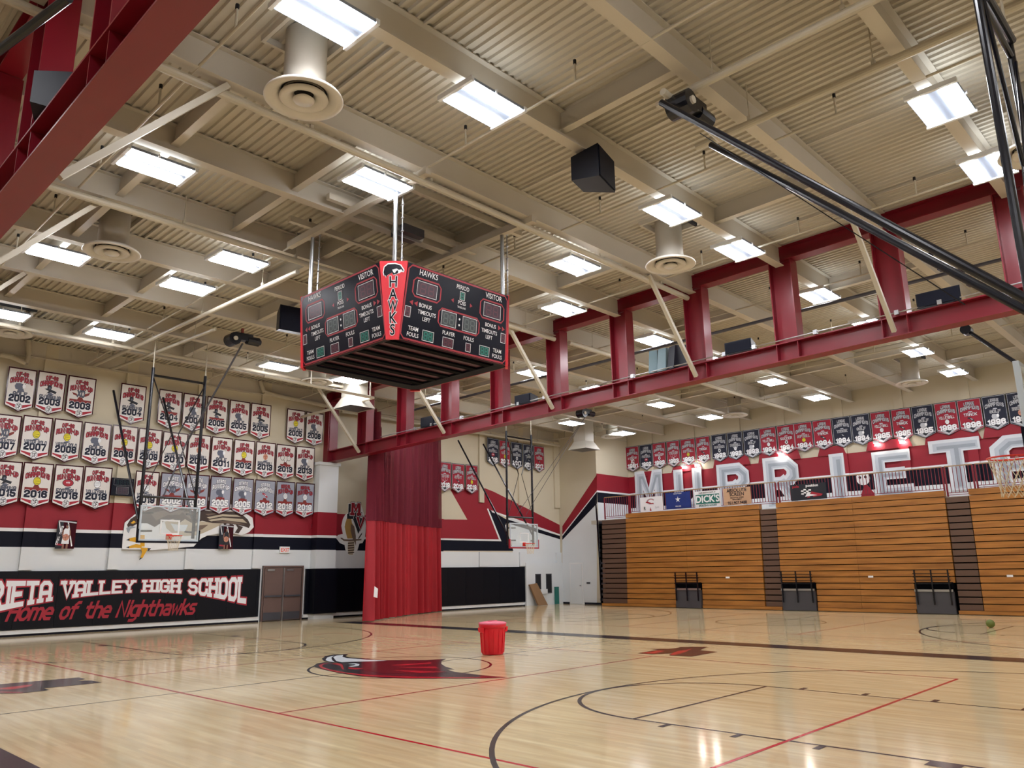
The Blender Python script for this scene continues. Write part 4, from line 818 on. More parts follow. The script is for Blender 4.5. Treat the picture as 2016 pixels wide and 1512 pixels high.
def emblem(s, style):
    m = MB(); cz = -.62 if style == 'cif' else -.90; q = 1 if style == 'cif' else .8; o = .0062
    g = 'gprint' if style == 'cif' else 'silver'
    if s == 'golf':
        m.face([flat(-.2*q, cz-.12, o), flat(.02, cz-.16, o), flat(.1*q, cz+.0, o), flat(.24*q, cz+.16, o), flat(.12*q, cz+.06, o), flat(-.04, cz+.1*q, o), flat(-.2*q, cz+.08, o), flat(-.25*q, cz-.02, o)], g)
        m.face([flat(-.14, cz-.2, o+.0003), flat(.16, cz-.2, o+.0003), flat(.1, cz-.08, o+.0003), flat(-.06, cz-.08, o+.0003)], g); disc(m, flat, .12*q, cz, .065, .075, 'wprint', o+.001, 12)
    elif s == 'swimming':
        disc(m, flat, -.06, cz+.07, .09, .09, 'kprint', o, 14); m.face([flat(-.26, cz-.0, o+.0003), flat(-.1, cz+.04, o+.0003), flat(.08, cz-.02, o+.0003), flat(.24, cz-.06, o+.0003), flat(.2, cz-.14, o+.0003), flat(.02, cz-.1, o+.0003), flat(-.16, cz-.16, o+.0003), flat(-.08, cz-.06, o+.0003)], 'kprint')
        disc(m, flat, -.05, cz+.04, .04, .045, 'gprint', o+.001, 10); m.face([flat(-.12, cz-.22, o), flat(.1, cz-.22, o), flat(.05, cz-.12, o), flat(-.08, cz-.12, o)], 'gprint')
    elif s in ('wp', 'softball'):
        disc(m, flat, 0, cz, .145*q, .145*q, 'kprint', o); disc(m, flat, 0, cz, .13*q, .13*q, 'yprint', o+.0005)
        for a in (-.06, .0, .06): line(m, flat, (-.1*q, cz+a*q), (.1*q, cz+a*1.6*q), .012, 'kprint', o+.001)
    elif s == 'basketball':
        disc(m, flat, 0, cz, .13, .13, 'oprint', o); line(m, flat, (-.12, cz), (.12, cz+.02), .014, 'brprint', o+.001); line(m, flat, (0, cz-.12), (.02, cz+.12), .014, 'brprint', o+.001)
    elif s in ('volleyball', 'soccer', 'tennis', 'baseball'):
        if s == 'tennis':
            for sx in (-1, 1): ring(m, flat, sx*.19*q, cz+.05, .1*q, .12*q, 'kprint' if style == 'cif' else 'silver', o, 20); line(m, flat, (sx*.12*q, cz-.04), (-sx*.04, cz-.16), .02, 'kprint' if style == 'cif' else 'silver', o)
            disc(m, flat, 0, cz-.1, .035, .035, 'wprint', o+.001, 10)
        else:
            disc(m, flat, 0, cz, .14*q, .14*q, 'kprint', o); disc(m, flat, 0, cz, .125*q, .125*q, 'wprint', o+.0005)
            if s == 'soccer': disc(m, flat, 0, cz, .05, .05, 'kprint', o+.001, 5); [line(m, flat, (.05*math.cos(a), cz+.05*math.sin(a)), (.1*math.cos(a), cz+.1*math.sin(a)), .02, 'kprint', o+.001) for a in (1.57, 2.83, 4.08, 5.34, .31)]
            else: [line(m, flat, (-.1*q, cz+a), (.1*q, cz+a+.03), .009, 'gprint', o+.001) for a in (-.05, 0, .05)]
            if s == 'baseball': m.face([flat(-.2, cz+.1, o), flat(.2, cz+.1, o), flat(.06, cz-.02, o), flat(-.06, cz-.02, o)], 'silver')
    elif s == 'football':
        disc(m, flat, 0, cz, .22*q, .13*q, 'kprint', o); disc(m, flat, 0, cz, .2*q, .115*q, 'rprint', o+.0005); line(m, flat, (-.08, cz+.01), (.08, cz+.01), .02, 'wprint', o+.001); [line(m, flat, (a, cz-.03), (a, cz+.05), .01, 'wprint', o+.0012) for a in (-.05, 0, .05)]
    elif s in ('xc', 'cross'):
        m.face([flat(-.36, cz+.02, o), flat(-.16, cz-.02, o), flat(-.14, cz-.1, o), flat(-.3, cz-.06, o)], 'brprint'); m.face([flat(.36, cz+.08, o), flat(.14, cz+.0, o), flat(.16, cz-.1, o), flat(.32, cz-.02, o)], 'brprint')
        lett(m, 'XC', flat, 0, cz-.1, .2, (1.1, .7), ('kprint', 'gprint' if style == 'cif' else 'wprint'), o+.001, gap=1.8, width=.26)
    elif s in ('track', 'stunt'):
        m.face([flat(-.14, cz+.09, o), flat(.0, cz+.06, o), flat(.16, cz-.08, o), flat(.1, cz-.12, o), flat(-.06, cz-.0, o), flat(-.16, cz+.02, o)], 'rprint' if style == 'cif' else 'kprint'); m.face([flat(-.04, cz+.04, o+.001), flat(.1, cz-.04, o+.001), flat(.02, cz-.03, o+.001)], 'wprint')
    return m.mesh('emblem')
def year_mesh(y, k, o2, style):
    m = MB(); z = -1.145 if style == 'cif' else -1.26
    lett(m, str(y), flat, 0, z, .19, (1.45, 1.05), (o2, k) if style == 'cif' else ('kprint', 'wprint'), .006, gap=2.5, serif=False, width=.78)
    return m.mesh('year')
_c = {}
def cached(key, fn, *a):
    if key not in _c: _c[key] = fn(*a)
    return _c[key]
def addm(name, me, parent): o = bpy.data.objects.new(name, me); C.objects.link(o); o.parent = parent; return o
def banner(style, head, sport, year, scol, loc, rz, sx, group, extra='', name2=None, sz=1, where=''):
    fld = {'cif': 'wcloth', 'state': 'gcloth', 'red': 'rcloth', 'navy': 'navy'}[style]; cif = style in ('cif', 'state')
    sn = {'xc': 'cross country', 'wp': 'water polo', 'cross': 'cross country'}.get(sport, sport)
    col = {'cif': 'white', 'state': 'silver grey', 'red': 'crimson', 'navy': 'navy'}[style]
    lab = '%s banner for %s %s %d, %s' % (col, sn, head.lower(), year, where)
    t = thing('pennant_banner', lab, 'banner', loc, rz, group); t.scale = (sx, 1, sz)
    addm('cloth', cached(('cl', style), cloth, fld, 'court_m' if cif else 'kprint', None if cif else 'silver', None), t)
    st = 'cif' if cif else 'lg'
    addm('chevron', cached(('ch', style), chevron, 'rprint' if cif else 'kprint', st), t)
    if style == 'cif': h = ('CIF-SS', head, 'rprint', ('kprint', 'wprint'))
    elif style == 'state': h = (name2 or 'STATE', head, 'wprint' if (name2 or 'STATE') == 'STATE' else 'rprint', ('kprint', 'wprint'))
    else: h = ('LEAGUE', 'CHAMPIONS', 'silver', ('kprint', 'kprint'))
    addm('heading', cached(('h',)+h, heading, *h), t)
    addm('emblem', cached(('e', sport, st), emblem, sport, st), t)
    addm('sport_name', cached(('s', sport, scol, st), sport_mesh, 'xc' if sport == 'cross' else sport, scol, st), t)
    addm('year', cached(('y', year, style), year_mesh, year, 'navy' if style == 'cif' else 'wprint', 'wprint' if style == 'cif' else 'kprint', st), t)
    if cif: addm('association_badge', cached(('b',), badge), t)
    return t
YB = Y1-.16
def lbanner(px0, py, px1, style, head, sport, year, scol='grey', **kw):
    a, b = on_y(px0, py, YB), on_y(px1, py+(px1-px0)*.14, YB)
    banner(style, head, sport, year, scol, ((a.x+b.x)/2, YB, a.z), 0, (b.x-a.x)/BW, 'pennant banners on the left wall', **kw)
C_, R_ = 'CHAMPIONS', 'RUNNER-UP'; RC = [0, 0, 0]
for r in ((17.9, 721, 73.8, C_, 'golf', 2002), (76.7, 729, 131.7, C_, 'swimming', 2003), (135.7, 738, 190.5, R_, 'xc', 2003, 'red'), (239.3, 753.5, 289.3, C_, 'swimming', 2004), (314.3, 765.2, 359.5, C_, 'swimming', 2004, 'red', ' with crimson sport name'),
          (362.4, 773, 406, C_, 'golf', 2004), (409, 779.5, 450, C_, 'swimming', 2005, 'red', ' with crimson sport name'), (453.6, 786.4, 492.9, C_, 'golf', 2005), (495.2, 792.4, 534.5, C_, 'swimming', 2005), (566, 803.8, 601, R_, 'wp', 2005), (603.6, 809.8, 637, C_, 'golf', 2006),
          (-15, 812.5, 43.6, R_, 'xc', 2007), (46.9, 816.5, 104.8, R_, 'wp', 2007), (108.3, 823.2, 163.1, R_, 'wp', 2008), (166.7, 830, 220.2, C_, 'golf', 2008), (223.4, 835.5, 272.6, C_, 'wp', 2008, 'red'), (274.3, 841.8, 320, R_, 'wp', 2009), (321.9, 848.5, 370.7, R_, 'wp', 2010), (371.8, 853, 416, C_, 'basketball', 2010),
          (418, 858.8, 459, R_, 'golf', 2011), (462, 864, 502, C_, 'wp', 2012, 'red'), (505, 868.5, 543, C_, 'basketball', 2013), (545, 873.5, 582, R_, 'tennis', 2013, 'red'), (584, 877.5, 620, R_, 'golf', 2013),
          (-14, 905, 45.2, R_, 'swimming', 2015), (47.6, 909, 106.4, C_, 'wp', 2016, 'red'), (109.5, 913.5, 165.5, R_, 'football', 2016), (167.8, 917, 221.9, R_, 'volleyball', 2018), (268.3, 926, 314.3, R_, 'volleyball', 2019)):
    row = 0 if r[1] < 811 and not r[0] < 0 else 1 if r[1] < 880 else 2; RC[row] += 1
    lbanner(r[0], r[1], r[2], 'cif', r[3], r[4], r[5], r[6] if len(r) > 6 else 'grey', where='%s in the %s row' % (ORD[RC[row]-1], ('top', 'middle', 'bottom')[row]))
for r in ((317.9, 929.5, 365.5, C_, 'xc', 2002, None), (367.4, 932.5, 413, R_, 'xc', 2003, None), (415.5, 936, 457, R_, 'golf', 2005, None), (460, 940, 500, C_, 'golf', 2005, None), (503, 943.5, 543, 'CHAMPION', 'track', 2012, None), (545, 946.5, 581, R_, 'volleyball', 2018, 'REGIONAL'), (583.5, 949.5, 619.5, R_, 'volleyball', 2019, 'REGIONAL')):
    lbanner(r[0], r[1], r[2], 'state', r[3], r[4], r[5], 'red', name2=r[6], where='%s in the bottom row' % ORD[RC[2]]); RC[2] += 1
for n_, t_ in (('RICKY FOWLER', (460, 940, 500)), ('PETER CHAPMAN', (503, 943.5, 543))):
    a, b = on_y(t_[0], t_[1], YB), on_y(t_[2], t_[1]+5, YB); tt = [o for o in C.objects if o.get('category') == 'banner' and abs(o.location.x-(a.x+b.x)/2) < .02 and abs(o.location.z-a.z) < .02][0]
    m = MB(); letter(m, n_, flat, 0, -1.0, .055, .45, 'kprint', .008, gap=1.5, width=.85); obj('name_line', m, tt)
# red and navy league banners
YM = Y1-.16
def mb_(px0, px1, py, style, sport, year, Y=YM, sc='wprint', **kw):
    a, b = on_y(px0, py, Y), on_y(px1, py+3, Y); banner(style, C_, sport, year, sc, ((a.x+b.x)/2, Y, a.z), 0, (b.x-a.x)/BW, 'league banners near the far corner', **kw)
for x0, x1, py, st, sp, yr in ((85, 183, 908, 'red', 'tennis', 2019), (188, 280, 911.5, 'red', 'stunt', 2019), (290, 380, 914, 'red', 'softball', 2019)): mb_(840+x0*.2646, 840+x1*.2646, py, st, sp, yr, where='beside the red curtain, lower group')
for x0, x1, py, st, sp, yr, ex in ((450, 535, 861, 'navy', 'football', 2016, ''), (540, 620, 865.5, 'red', 'wp', 2017, ''), (628, 710, 869.5, 'navy', 'soccer', 2017, ''), (716, 795, 873.5, 'navy', 'track', 2017, ''), (797, 872, 877, 'red', 'track', 2017, '')): mb_(840+x0*.2646, 840+x1*.2646, py, st, sp, yr, where='upper group behind the far hoop')
XB = XM-.14
RB = [(247, 338, 'red', 'cross', 1991), (343, 428, 'navy', 'football', 1992), (430, 520, 'red', 'soccer', 1993), (527, 615, 'red', 'tennis', 1993), (622, 722, 'red', 'softball', 1993), (727, 823, 'red', 'track', 1993), (833, 938, 'navy', 'soccer', 1993), (942, 1047, 'navy', 'baseball', 1993), (1052, 1165, 'navy', 'golf', 1993), (1165, 1280, 'red', 'volleyball', 1994), (1285, 1405, 'red', 'soccer', 1994)]
RB = [(1160+a*.291, 1160+b*.291, c, d, e) for a, b, c, d, e in RB]+[(1560+a*.3042, 1560+b*.3042, c, d, e) for a, b, c, d, e in ((25, 148, 'red', 'softball', 1994), (150, 277, 'red', 'track', 1994), (279, 402, 'navy', 'track', 1994), (404, 530, 'navy', 'golf', 1994), (534, 668, 'red', 'volleyball', 1995), (672, 805, 'red', 'track', 1995), (808, 955, 'navy', 'golf', 1995), (960, 1112, 'red', 'volleyball', 1996), (1114, 1275, 'red', 'track', 1996), (1280, 1440, 'navy', 'golf', 1996), (1446, 1610, 'navy', 'basketball', 1997))]
for ib, (a, b, st, sp, yr) in enumerate(RB):
    pa = on_x(a, 900, XB); pb = on_x(b, 900, XB); zz = 8.98
    banner(st, C_, sp, yr, 'wprint' if st == 'red' and sp in ('softball', 'tennis') else 'kprint' if st == 'red' else 'wprint', (XB, (pa.y+pb.y)/2, zz), -PI/2, abs(pa.y-pb.y)/BW, 'league banners on the mural wall', where='%s on the mural wall from the far corner' % (ORD+['seventeenth', 'eighteenth', 'nineteenth', 'twentieth', 'twenty-first', 'twenty-second', 'twenty-third', 'twenty-fourth'])[ib])
# small game clock between the white banners
a, b = on_y(222, 940, Y1-.25), on_y(261, 977, Y1-.25)
t = thing('game_clock', 'small black game clock hung between white banners on the left wall', 'clock', ((a.x+b.x)/2, Y1-.25, b.z)); w_, h_ = (b.x-a.x)/2, a.z-b.z
m = MB(); m.box(-w_, w_, 0, .12, 0, h_, 'black'); obj('case', m, t)
fk = lambda u, v, o: ((u*2-1)*w_, -o, (1-v)*h_)
m = MB(); digits(m, fk, .08, .06, .92, .42, 4, 'black', 'ledg', 1.2); obj('time_digits', m, t)
m = MB(); digits(m, fk, .22, .5, .78, .92, 2, 'ledoff', 'segr', 1.2); obj('shot_digits', m, t)
# ================================================================== MURALS
fw = wl
def wpoly(m, pts, k, off, ox, oy, s, Y=Y1, fn=wl):
    out = []
    for x, y in pts: q = on_y(ox+x*s, oy+y*s, Y); out.append(fn(q.x, q.z, off))
    m.face(out, k)
S1 = (180, 940, .28369)
for pts, k, o in (
  ([(203, 500), (208, 420), (222, 315), (320, 235), (420, 205), (640, 160), (700, 120), (900, 150), (1050, 245), (1108, 280), (1117, 345), (1085, 380), (1030, 402), (985, 390), (870, 390), (800, 402), (752, 425), (700, 480), (420, 505), (330, 500)], 'trim', .116),
  ([(238, 330), (262, 290), (330, 245), (420, 210), (560, 190), (700, 200), (760, 222), (762, 300), (700, 325), (640, 290), (600, 318), (560, 290), (500, 300), (430, 345), (380, 320), (320, 318), (280, 338), (246, 352)], 'brn', .12),
  ([(400, 250), (520, 225), (640, 230), (600, 260), (520, 262), (440, 300)], 'brn2', .1215), ([(620, 240), (720, 235), (745, 280), (690, 300), (650, 270)], 'brn2', .1215),
  ([(700, 150), (860, 170), (980, 225), (860, 235), (760, 222), (690, 190)], 'brn', .119),
  ([(500, 310), (560, 290), (600, 318), (640, 290), (700, 325), (745, 305), (870, 315), (905, 322), (830, 358), (770, 385), (720, 402), (640, 408), (560, 397), (510, 352)], 'tan', .122),
  ([(540, 320), (600, 330), (660, 330), (640, 375), (570, 372)], 'mwhite', .1235), ([(700, 335), (800, 330), (760, 360), (700, 380)], 'brn2', .1232),
  ([(755, 225), (860, 240), (960, 238), (1030, 253), (1075, 293), (1093, 330), (1082, 352), (1040, 337), (960, 322), (830, 318), (757, 302)], 'brn', .1225),
  ([(800, 296), (900, 280), (1040, 290), (1070, 318), (1030, 312), (900, 296), (820, 306)], 'tan', .124), ([(790, 278), (900, 256), (1000, 262), (1030, 276), (900, 270), (810, 288)], 'tan', .124),
  ([(840, 308), (960, 303), (1060, 330), (1000, 326), (900, 316)], 'brn2', .1245), ([(780, 255), (880, 248), (800, 266)], 'brn2', .1245),
  ([(905, 318), (930, 322), (912, 336)], 'brn', .124), ([(945, 320), (975, 326), (955, 345)], 'brn', .124), ([(990, 325), (1042, 345), (1012, 388), (985, 384), (1005, 352)], 'brn', .124),
  ([(232, 352), (262, 336), (302, 346), (262, 358), (250, 388), (240, 380)], 'mgrey', .123), ([(262, 318), (285, 300), (300, 312), (280, 322)], 'talon', .1235),
  ([(248, 425), (290, 415), (330, 425), (335, 455), (290, 448), (250, 440)], 'talon', .123), ([(232, 435), (256, 424), (254, 440)], 'kprint', .1235), ([(246, 480), (300, 462), (345, 470), (335, 490), (290, 488), (250, 492)], 'talon', .1232), ([(230, 486), (254, 478), (252, 492)], 'kprint', .1235),
  ([(330, 485), (385, 490), (368, 520), (345, 560), (328, 562), (342, 520)], 'talon', .1234), ([(330, 556), (345, 558), (320, 576)], 'kprint', .1236), ([(380, 490), (405, 492), (385, 512)], 'kprint', .1236), ([(330, 400), (360, 400), (360, 480), (330, 480)], 'talon', .1228)):
    wpoly(m, pts, k, o, *S1)
obj('hawk_mural', m, wall_left)
S2 = (640, 960, .0992)
m = MB()
wpoly(m, [(395, 540), (450, 500), (455, 310), (700, 290), (790, 590), (810, 760), (790, 1000), (740, 1100), (680, 1110), (640, 1240), (560, 1345), (460, 1340), (400, 1230), (385, 1140), (290, 1100), (230, 1020), (250, 940), (350, 920), (320, 760), (350, 620)], 'trim', .008, *S2)
wpoly(m, [(400, 700), (430, 610), (480, 590), (520, 630), (530, 700), (580, 780), (608, 960), (600, 1010), (440, 1010), (410, 900), (385, 780)], 'gold', .011, *S2)
wpoly(m, [(510, 720), (570, 760), (608, 960), (610, 1160), (590, 1100), (540, 1000), (505, 860)], 'brn2', .0125, *S2)
wpoly(m, [(455, 1075), (575, 1060), (580, 1200), (545, 1335), (465, 1330), (445, 1200)], 'tan', .012, *S2)
for i in range(5): wpoly(m, [(450, 1095+i*48), (575, 1085+i*48), (572, 1105+i*48), (450, 1118+i*48)], 'brn', .013, *S2)
wpoly(m, [(300, 995), (330, 995), (380, 1025), (480, 1030), (720, 1015), (718, 1045), (480, 1065), (370, 1058), (310, 1015)], 'brn2', .0135, *S2); wpoly(m, [(650, 1010), (700, 930), (735, 885), (720, 940), (670, 1015)], 'brn', .0136, *S2)
q1, q2 = on_y(640+60.5, 960+58, Y1), on_y(640+60.5, 960+29, Y1)
for ch, cxp, cyb, hh, wd_ in (('M', 600, 550, 240, 170), ('V', 690, 825, 235, 150)):
    c0 = on_y(640+cxp*.0992, 960+cyb*.0992, Y1); c1 = on_y(640+cxp*.0992, 960+(cyb-hh)*.0992, Y1); ww = on_y(640+(cxp+wd_/2)*.0992, 1000, Y1).x-on_y(640+(cxp-wd_/2)*.0992, 1000, Y1).x
    vo = 0 if ch == 'M' else .02; ww *= .78; hh_ = (c1.z-c0.z)*.82
    letter(m, ch, wl, c0.x-.1, c0.z-.06, hh_, 1.5, 'kprint', .015+vo, width=ww, serif=ch == 'M')
    lett(m, ch, wl, c0.x, c0.z+.05, hh_, (1.45, 1.15, .85), ('kprint', 'trim', 'redp'), .019+vo, width=ww, serif=ch == 'M')
obj('initials_mural', m, wall_left)
# MURRIETA mural letters
m = MB()
for ch, px, wdt, zt_, zb_ in (('M', 1275, 1.12, 7.42, 5.1), ('U', 1352, 1.0, 7.3, 5.2), ('R', 1441, 1.05, 7.3, 5.1), ('R', 1536, 1.05, 7.35, 5.0), ('I', 1641, .3, 7.2, 5.0), ('E', 1756, .95, 7.1, 5.1), ('T', 1884, 1.15, 7.3, 5.2), ('A', 2012, 1.2, 7.2, 5.1)):
    y = on_x(px, 930, XM-.1).y; h = zt_-zb_-.4
    f_ = lambda u, v, o: (XM-.094-o, y-u, v)
    wdt *= 1.2
    letter(m, ch, f_, .02, zb_+.12, h, 1.0, 'mwhite', .005, width=wdt); letter(m, ch, f_, .06, zb_+.08, h, .62, 'mgrey2', .008, width=wdt); letter(m, ch, f_, .1, zb_+.05, h, .26, 'mgrey', .011, width=wdt)
obj('mural_letter', m, wall_mural)
m = MB()   # raised steps of the red band above the letters
for px, wdt, z in ((1275, 2.0, 7.4), (1352, 2.0, 7.5), (1441, 2.2, 7.75), (1536, 2.3, 7.8), (1641, 1.4, 7.6), (1756, 2.1, 7.6), (1884, 2.3, 7.75), (2010, 2.4, 7.7)):
    y = on_x(px, 930, XM-.1).y; m.face([wm(y+wdt/2, 7.17, .0925), wm(y-wdt/2, 7.17, .0925), wm(y-wdt/2+.15, z, .0925), wm(y+wdt/2-.15, z, .0925)], 'redp')
obj('painted_step', m, wall_mural)
# ================================================================== BLEACHERS
XF = 34.25; NR = 17; Z0B, RH = .16, .2545
def face_x(z): return XF+.2*z/4.5
BL = thing('bleachers', 'wooden telescopic bleachers folded closed along the right wall', 'bleachers', (XF, 12, 0))
secs = [(24.65, 17.13), (16.3, 9.26), (8.4, 2.0)]; aisles = [(26.25, 24.68), (17.10, 16.33), (9.23, 8.43)]; bays = [(21.72, 20.28), (16.28, 14.72), (10.75, 9.3)]
seam = [21.05, 12.87, 5.4]
def boards(y1, y0, z0, z1, k, name, proud=0):
    x = face_x(z0)-proud; m = MB(); m.box(x, x+.32, y0+.004, y1-.004, z0, z1, k); return obj(name, m, BL, world=True)
for (a, b), sm in zip(secs, seam):
    for i in range(NR+1):
        z0 = Z0B+i*RH; z1 = z0+RH-.032
        segs_ = [(a, sm), (sm, b)]; cut = [(p, q) for p, q in bays]
        out = []
        for s1, s0 in segs_:
            iv = [(s1, s0)]
            if z1 < 1.42 and i < 4:
                for p, q in cut:
                    nv = []
                    for u, v in iv:
                        if q >= u or p <= v: nv.append((u, v)); continue
                        if u > p: nv.append((u, p))
                        if v < q: nv.append((q, v))
                    iv = nv
            out += iv
        for u, v in out:
            if u-v > .08: boards(u, v, z0, z1, 'bench', 'bench_board')
for a, b in ((26.25, 21.74), (20.26, 16.3), (14.7, 10.77), (9.26, 2.0)):
    m = MB(); m.box(XF-.06, XF+.2, b+.004, a-.004, .02, .148, 'bench'); obj('toe_board', m, BL, world=True)
for a, b in aisles:
    for i in range(NR):
        z0 = Z0B+.0+i*RH; m = MB(); x = face_x(z0)+.05; m.box(x, x+.3, b, a, z0, z0+RH-.045, 'step'); obj('aisle_step', m, BL, world=True)
m = MB(); m.box(XF+.42, 35.5, .5, 26.6, .01, 4.3, 'void'); obj('understructure', m, BL, world=True)
m = MB()
for i in range(16): z = .25+i*.27; m.box(XF+.3+.03*i*.5, XF+.42, 26.3, 26.62, z, z+.12, 'grey'); 
obj('end_frame', m, BL, world=True, kind='stuff')
for j in range(9):
    m = MB(); x = XF+.12+j*.09; m.bar((x, 26.42+.06*j, .02), (x+.12, 26.55+.08*j, 4.6+.13*j), .05, .04, 'steel'); obj('end_post', m, BL, world=True)
for i, (a, b) in enumerate(bays):
    t = thing('wheelchair_bay', 'grey metal bay with black rail in the bleachers, %s from the far corner' % ORD[i], 'bleacher bay', (XF, (a+b)/2, 0), 0, 'wheelchair bays in the bleachers')
    m = MB(); m.box(XF-.1, XF+.05, b+.03, a-.03, .02, .84, 'dbay'); obj('bay_panel', m, t, world=True)
    m = MB(); m.box(XF-.14, XF-.04, b+.03, a-.03, .845, .93, 'metal'); obj('ledge', m, t, world=True)
    m = MB(); m.box(XF+.02, XF+.3, b+.03, a-.03, .95, 1.2, 'void'); obj('recess', m, t, world=True)
    for y in (b+.12, (a+b)/2, a-.12):
        m = MB(); m.box(XF-.2, XF-.15, y-.025, y+.025, .35, 1.68, 'steel'); obj('rail_post', m, t, world=True)
    for z in (1.15, 1.28, 1.40, 1.53, 1.67):
        m = MB(); m.box(XF-.19, XF-.16, b+.05, a-.05, z-.012, z+.012, 'steel'); obj('rail_bar', m, t, world=True)
for y in (18.9, 12.4, 7.4): m = MB(); m.box(face_x(1.3)-.02, face_x(1.3)-.001, y-.1, y+.1, 1.38, 1.46, 'wprint'); obj('number_plate', m, BL, world=True)
# --- balcony railing
XR = 34.92
def railing(label, ya, yb, z0, z1):
    t = thing('balcony_railing', label, 'railing', (XR, (ya+yb)/2, z0), 0, 'red balcony railings')
    m = MB(); m.bar((XR, ya, z1+.02), (XR, yb, z1+.02), .06, .04, 'railw'); obj('top_rail', m, t, world=True)
    for z in (z0+.06, z0+.14): m = MB(); m.bar((XR, ya, z), (XR, yb, z), .025, .025, 'rail'); obj('bottom_rail', m, t, world=True)
    n = int(abs(ya-yb)/.135); me = MB(); me.box(-.011, .011, -.011, .011, 0, z1-z0-.16, 'rail'); me = me.mesh('baluster')
    for i in range(n+1):
        y = ya+(yb-ya)*i/n; o = addm('baluster', me, t); o.location = (0, y-(ya+yb)/2, .15)
    for y in (ya, yb): m = MB(); m.box(XR-.03, XR+.03, y-.03, y+.03, z0, z1, 'rail'); obj('rail_post', m, t, world=True)
railing('red balcony railing at the far left end of the bleachers', 26.35, 24.75, 4.52, 5.68)
railing('red balcony railing hung with the cloth signs', 24.65, 16.45, 4.68, 5.68)
railing('red balcony railing beside the racing sign', 16.3, 9.35, 4.68, 5.68)
railing('red balcony railing over the last brown aisle', 9.25, 8.25, 4.5, 5.68)
railing('red balcony railing at the right edge behind the near hoop', 8.15, 2.0, 4.72, 5.68)
# --- cloth signs on the railing
def sign(label, px0, px1, py0, py1, k, build):
    a, b = on_x(px0, py0, XR-.05), on_x(px1, py1, XR-.05); w_ = a.y-b.y; zt_ = on_x((px0+px1)/2, (py0), XR-.05).z; h = zt_-on_x((px0+px1)/2, py1, XR-.05).z
    t = thing('cloth_sign', label, 'sign', (XR-.06, (a.y+b.y)/2, zt_-h), -PI/2, 'cloth signs on the balcony railing')
    m = MB(); n = 12
    for i in range(n):
        u0, u1 = i/n, (i+1)/n; d = lambda u: .01*math.sin(u*9); m.face([((u0-.5)*w_, d(u0), 0), ((u1-.5)*w_, d(u1), 0), ((u1-.5)*w_, d(u1), h), ((u0-.5)*w_, d(u0), h)], k)
    obj('cloth', m, t); m = MB(); fs_ = lambda u, v, o: ((u-.5)*w_, -.014-o, v*h); build(m, fs_, w_, h); obj('print', m, t); return t
def T_(m, f, s, u, v, hh, k, w_, h, sx=.8, off=.004, bold=.018):
    vs, fs = font2d(s, bold); q = hh/.72; m.raw([f(u+x*q*sx*h/w_, v+y*q, off) for x, y in vs], fs, k)
def s1(m, f, w_, h):
    for r_, k in ((.22, 'silver'), (.17, 'rprint')): ring(m, f, .48, .68, r_*.72, r_*.72+.03, k, .002, 20, .4, 5.6, 1.1)
    m.face([f(.25, .62, .003), f(.6, .48, .003), f(.62, .52, .003), f(.3, .7, .003)], 'rprint'); T_(m, f, 'R', .2, .12, .24, 'ledg', w_, h); T_(m, f, 'Spirit', .75, .2, .14, 'silver', w_, h)
    m.face([f(.42, .05, .003), f(.5, .05, .003), f(.46, .3, .003)], 'rprint')
def s2(m, f, w_, h):
    P_ = [];
    for i in range(10): a = PI/2+i*PI/5; r_ = .2 if i % 2 == 0 else .07; P_.append(f(.5+r_*math.cos(a)*h/w_, .55+r_*math.sin(a), .003))
    m.face(P_, 'wprint'); T_(m, f, 'SIGN UP TODAY', .5, .88, .07, 'wprint', w_, h); T_(m, f, 'STAR', .5, .28, .08, 'blue', w_, h); T_(m, f, 'WELLNESS', .5, .1, .08, 'wprint', w_, h)
def s3(m, f, w_, h):
    m.face([f(.04, .2, .001), f(.96, .2, .001), f(.96, .78, .001), f(.04, .78, .001)], 'green'); T_(m, f, "DICK'S", .5, .3, .42, 'wprint', w_, h, .95, .003, .03); T_(m, f, 'SPORTING GOODS', .5, .05, .11, 'green', w_, h, .95, .003, .03); T_(m, f, 'YOUR SEASON STARTS AT', .5, .85, .08, 'kprint', w_, h, .9, .003)
def s4(m, f, w_, h):
    T_(m, f, 'ABSOLUTE', .5, .76, .2, 'kprint', w_, h, .95); T_(m, f, 'SCREEN', .5, .53, .2, 'kprint', w_, h, .95); T_(m, f, 'RESIDENTIAL SCREEN', .5, .39, .08, 'kprint', w_, h, .8); T_(m, f, 'REPLACEMENT', .5, .28, .08, 'kprint', w_, h, .8); T_(m, f, '951.907.9488', .5, .05, .17, 'kprint', w_, h, .95)
def s5(m, f, w_, h):
    T_(m, f, 'pole', .16, .8, .16, 'rprint', w_, h, 1.1, .003, .03); T_(m, f, 'position', .62, .8, .16, 'wprint', w_, h, 1.1, .003, .03)
    for i in range(4):
        for j in range(4):
            if (i+j) % 2 == 0: a, b = .3+i*.07, .35+j*.09-.02*i; m.face([f(a, b+.05*0, .003), f(a+.07, b-.02, .003), f(a+.08, b+.07, .003), f(a+.01, b+.09, .003)], 'wprint')
    m.face([f(.45, .12, .003), f(.85, .2, .003), f(.9, .3, .003), f(.7, .42, .003), f(.6, .5, .003), f(.52, .3, .003)], 'rprint'); disc(m, f, .58, .2, .05, .08, 'kprint', .004, 10); m.face([f(.4, .2, .0045), f(.5, .5, .0045), f(.55, .35, .0045), f(.75, .25, .0045)], 'wprint')
sign('white cloth sign with a ring logo on the balcony railing', 1260, 1306, 978, 1007, 'wprint', s1)
sign('blue cloth sign with a white star on the balcony railing', 1310, 1361, 969, 1001, 'blue', s2)
sign('white and green cloth sign between the blue and tan signs', 1367, 1420, 966, 998, 'wprint', s3)
sign('tan cloth sign with black lettering and phone number', 1423, 1480, 960, 994, 'tansign', s4)
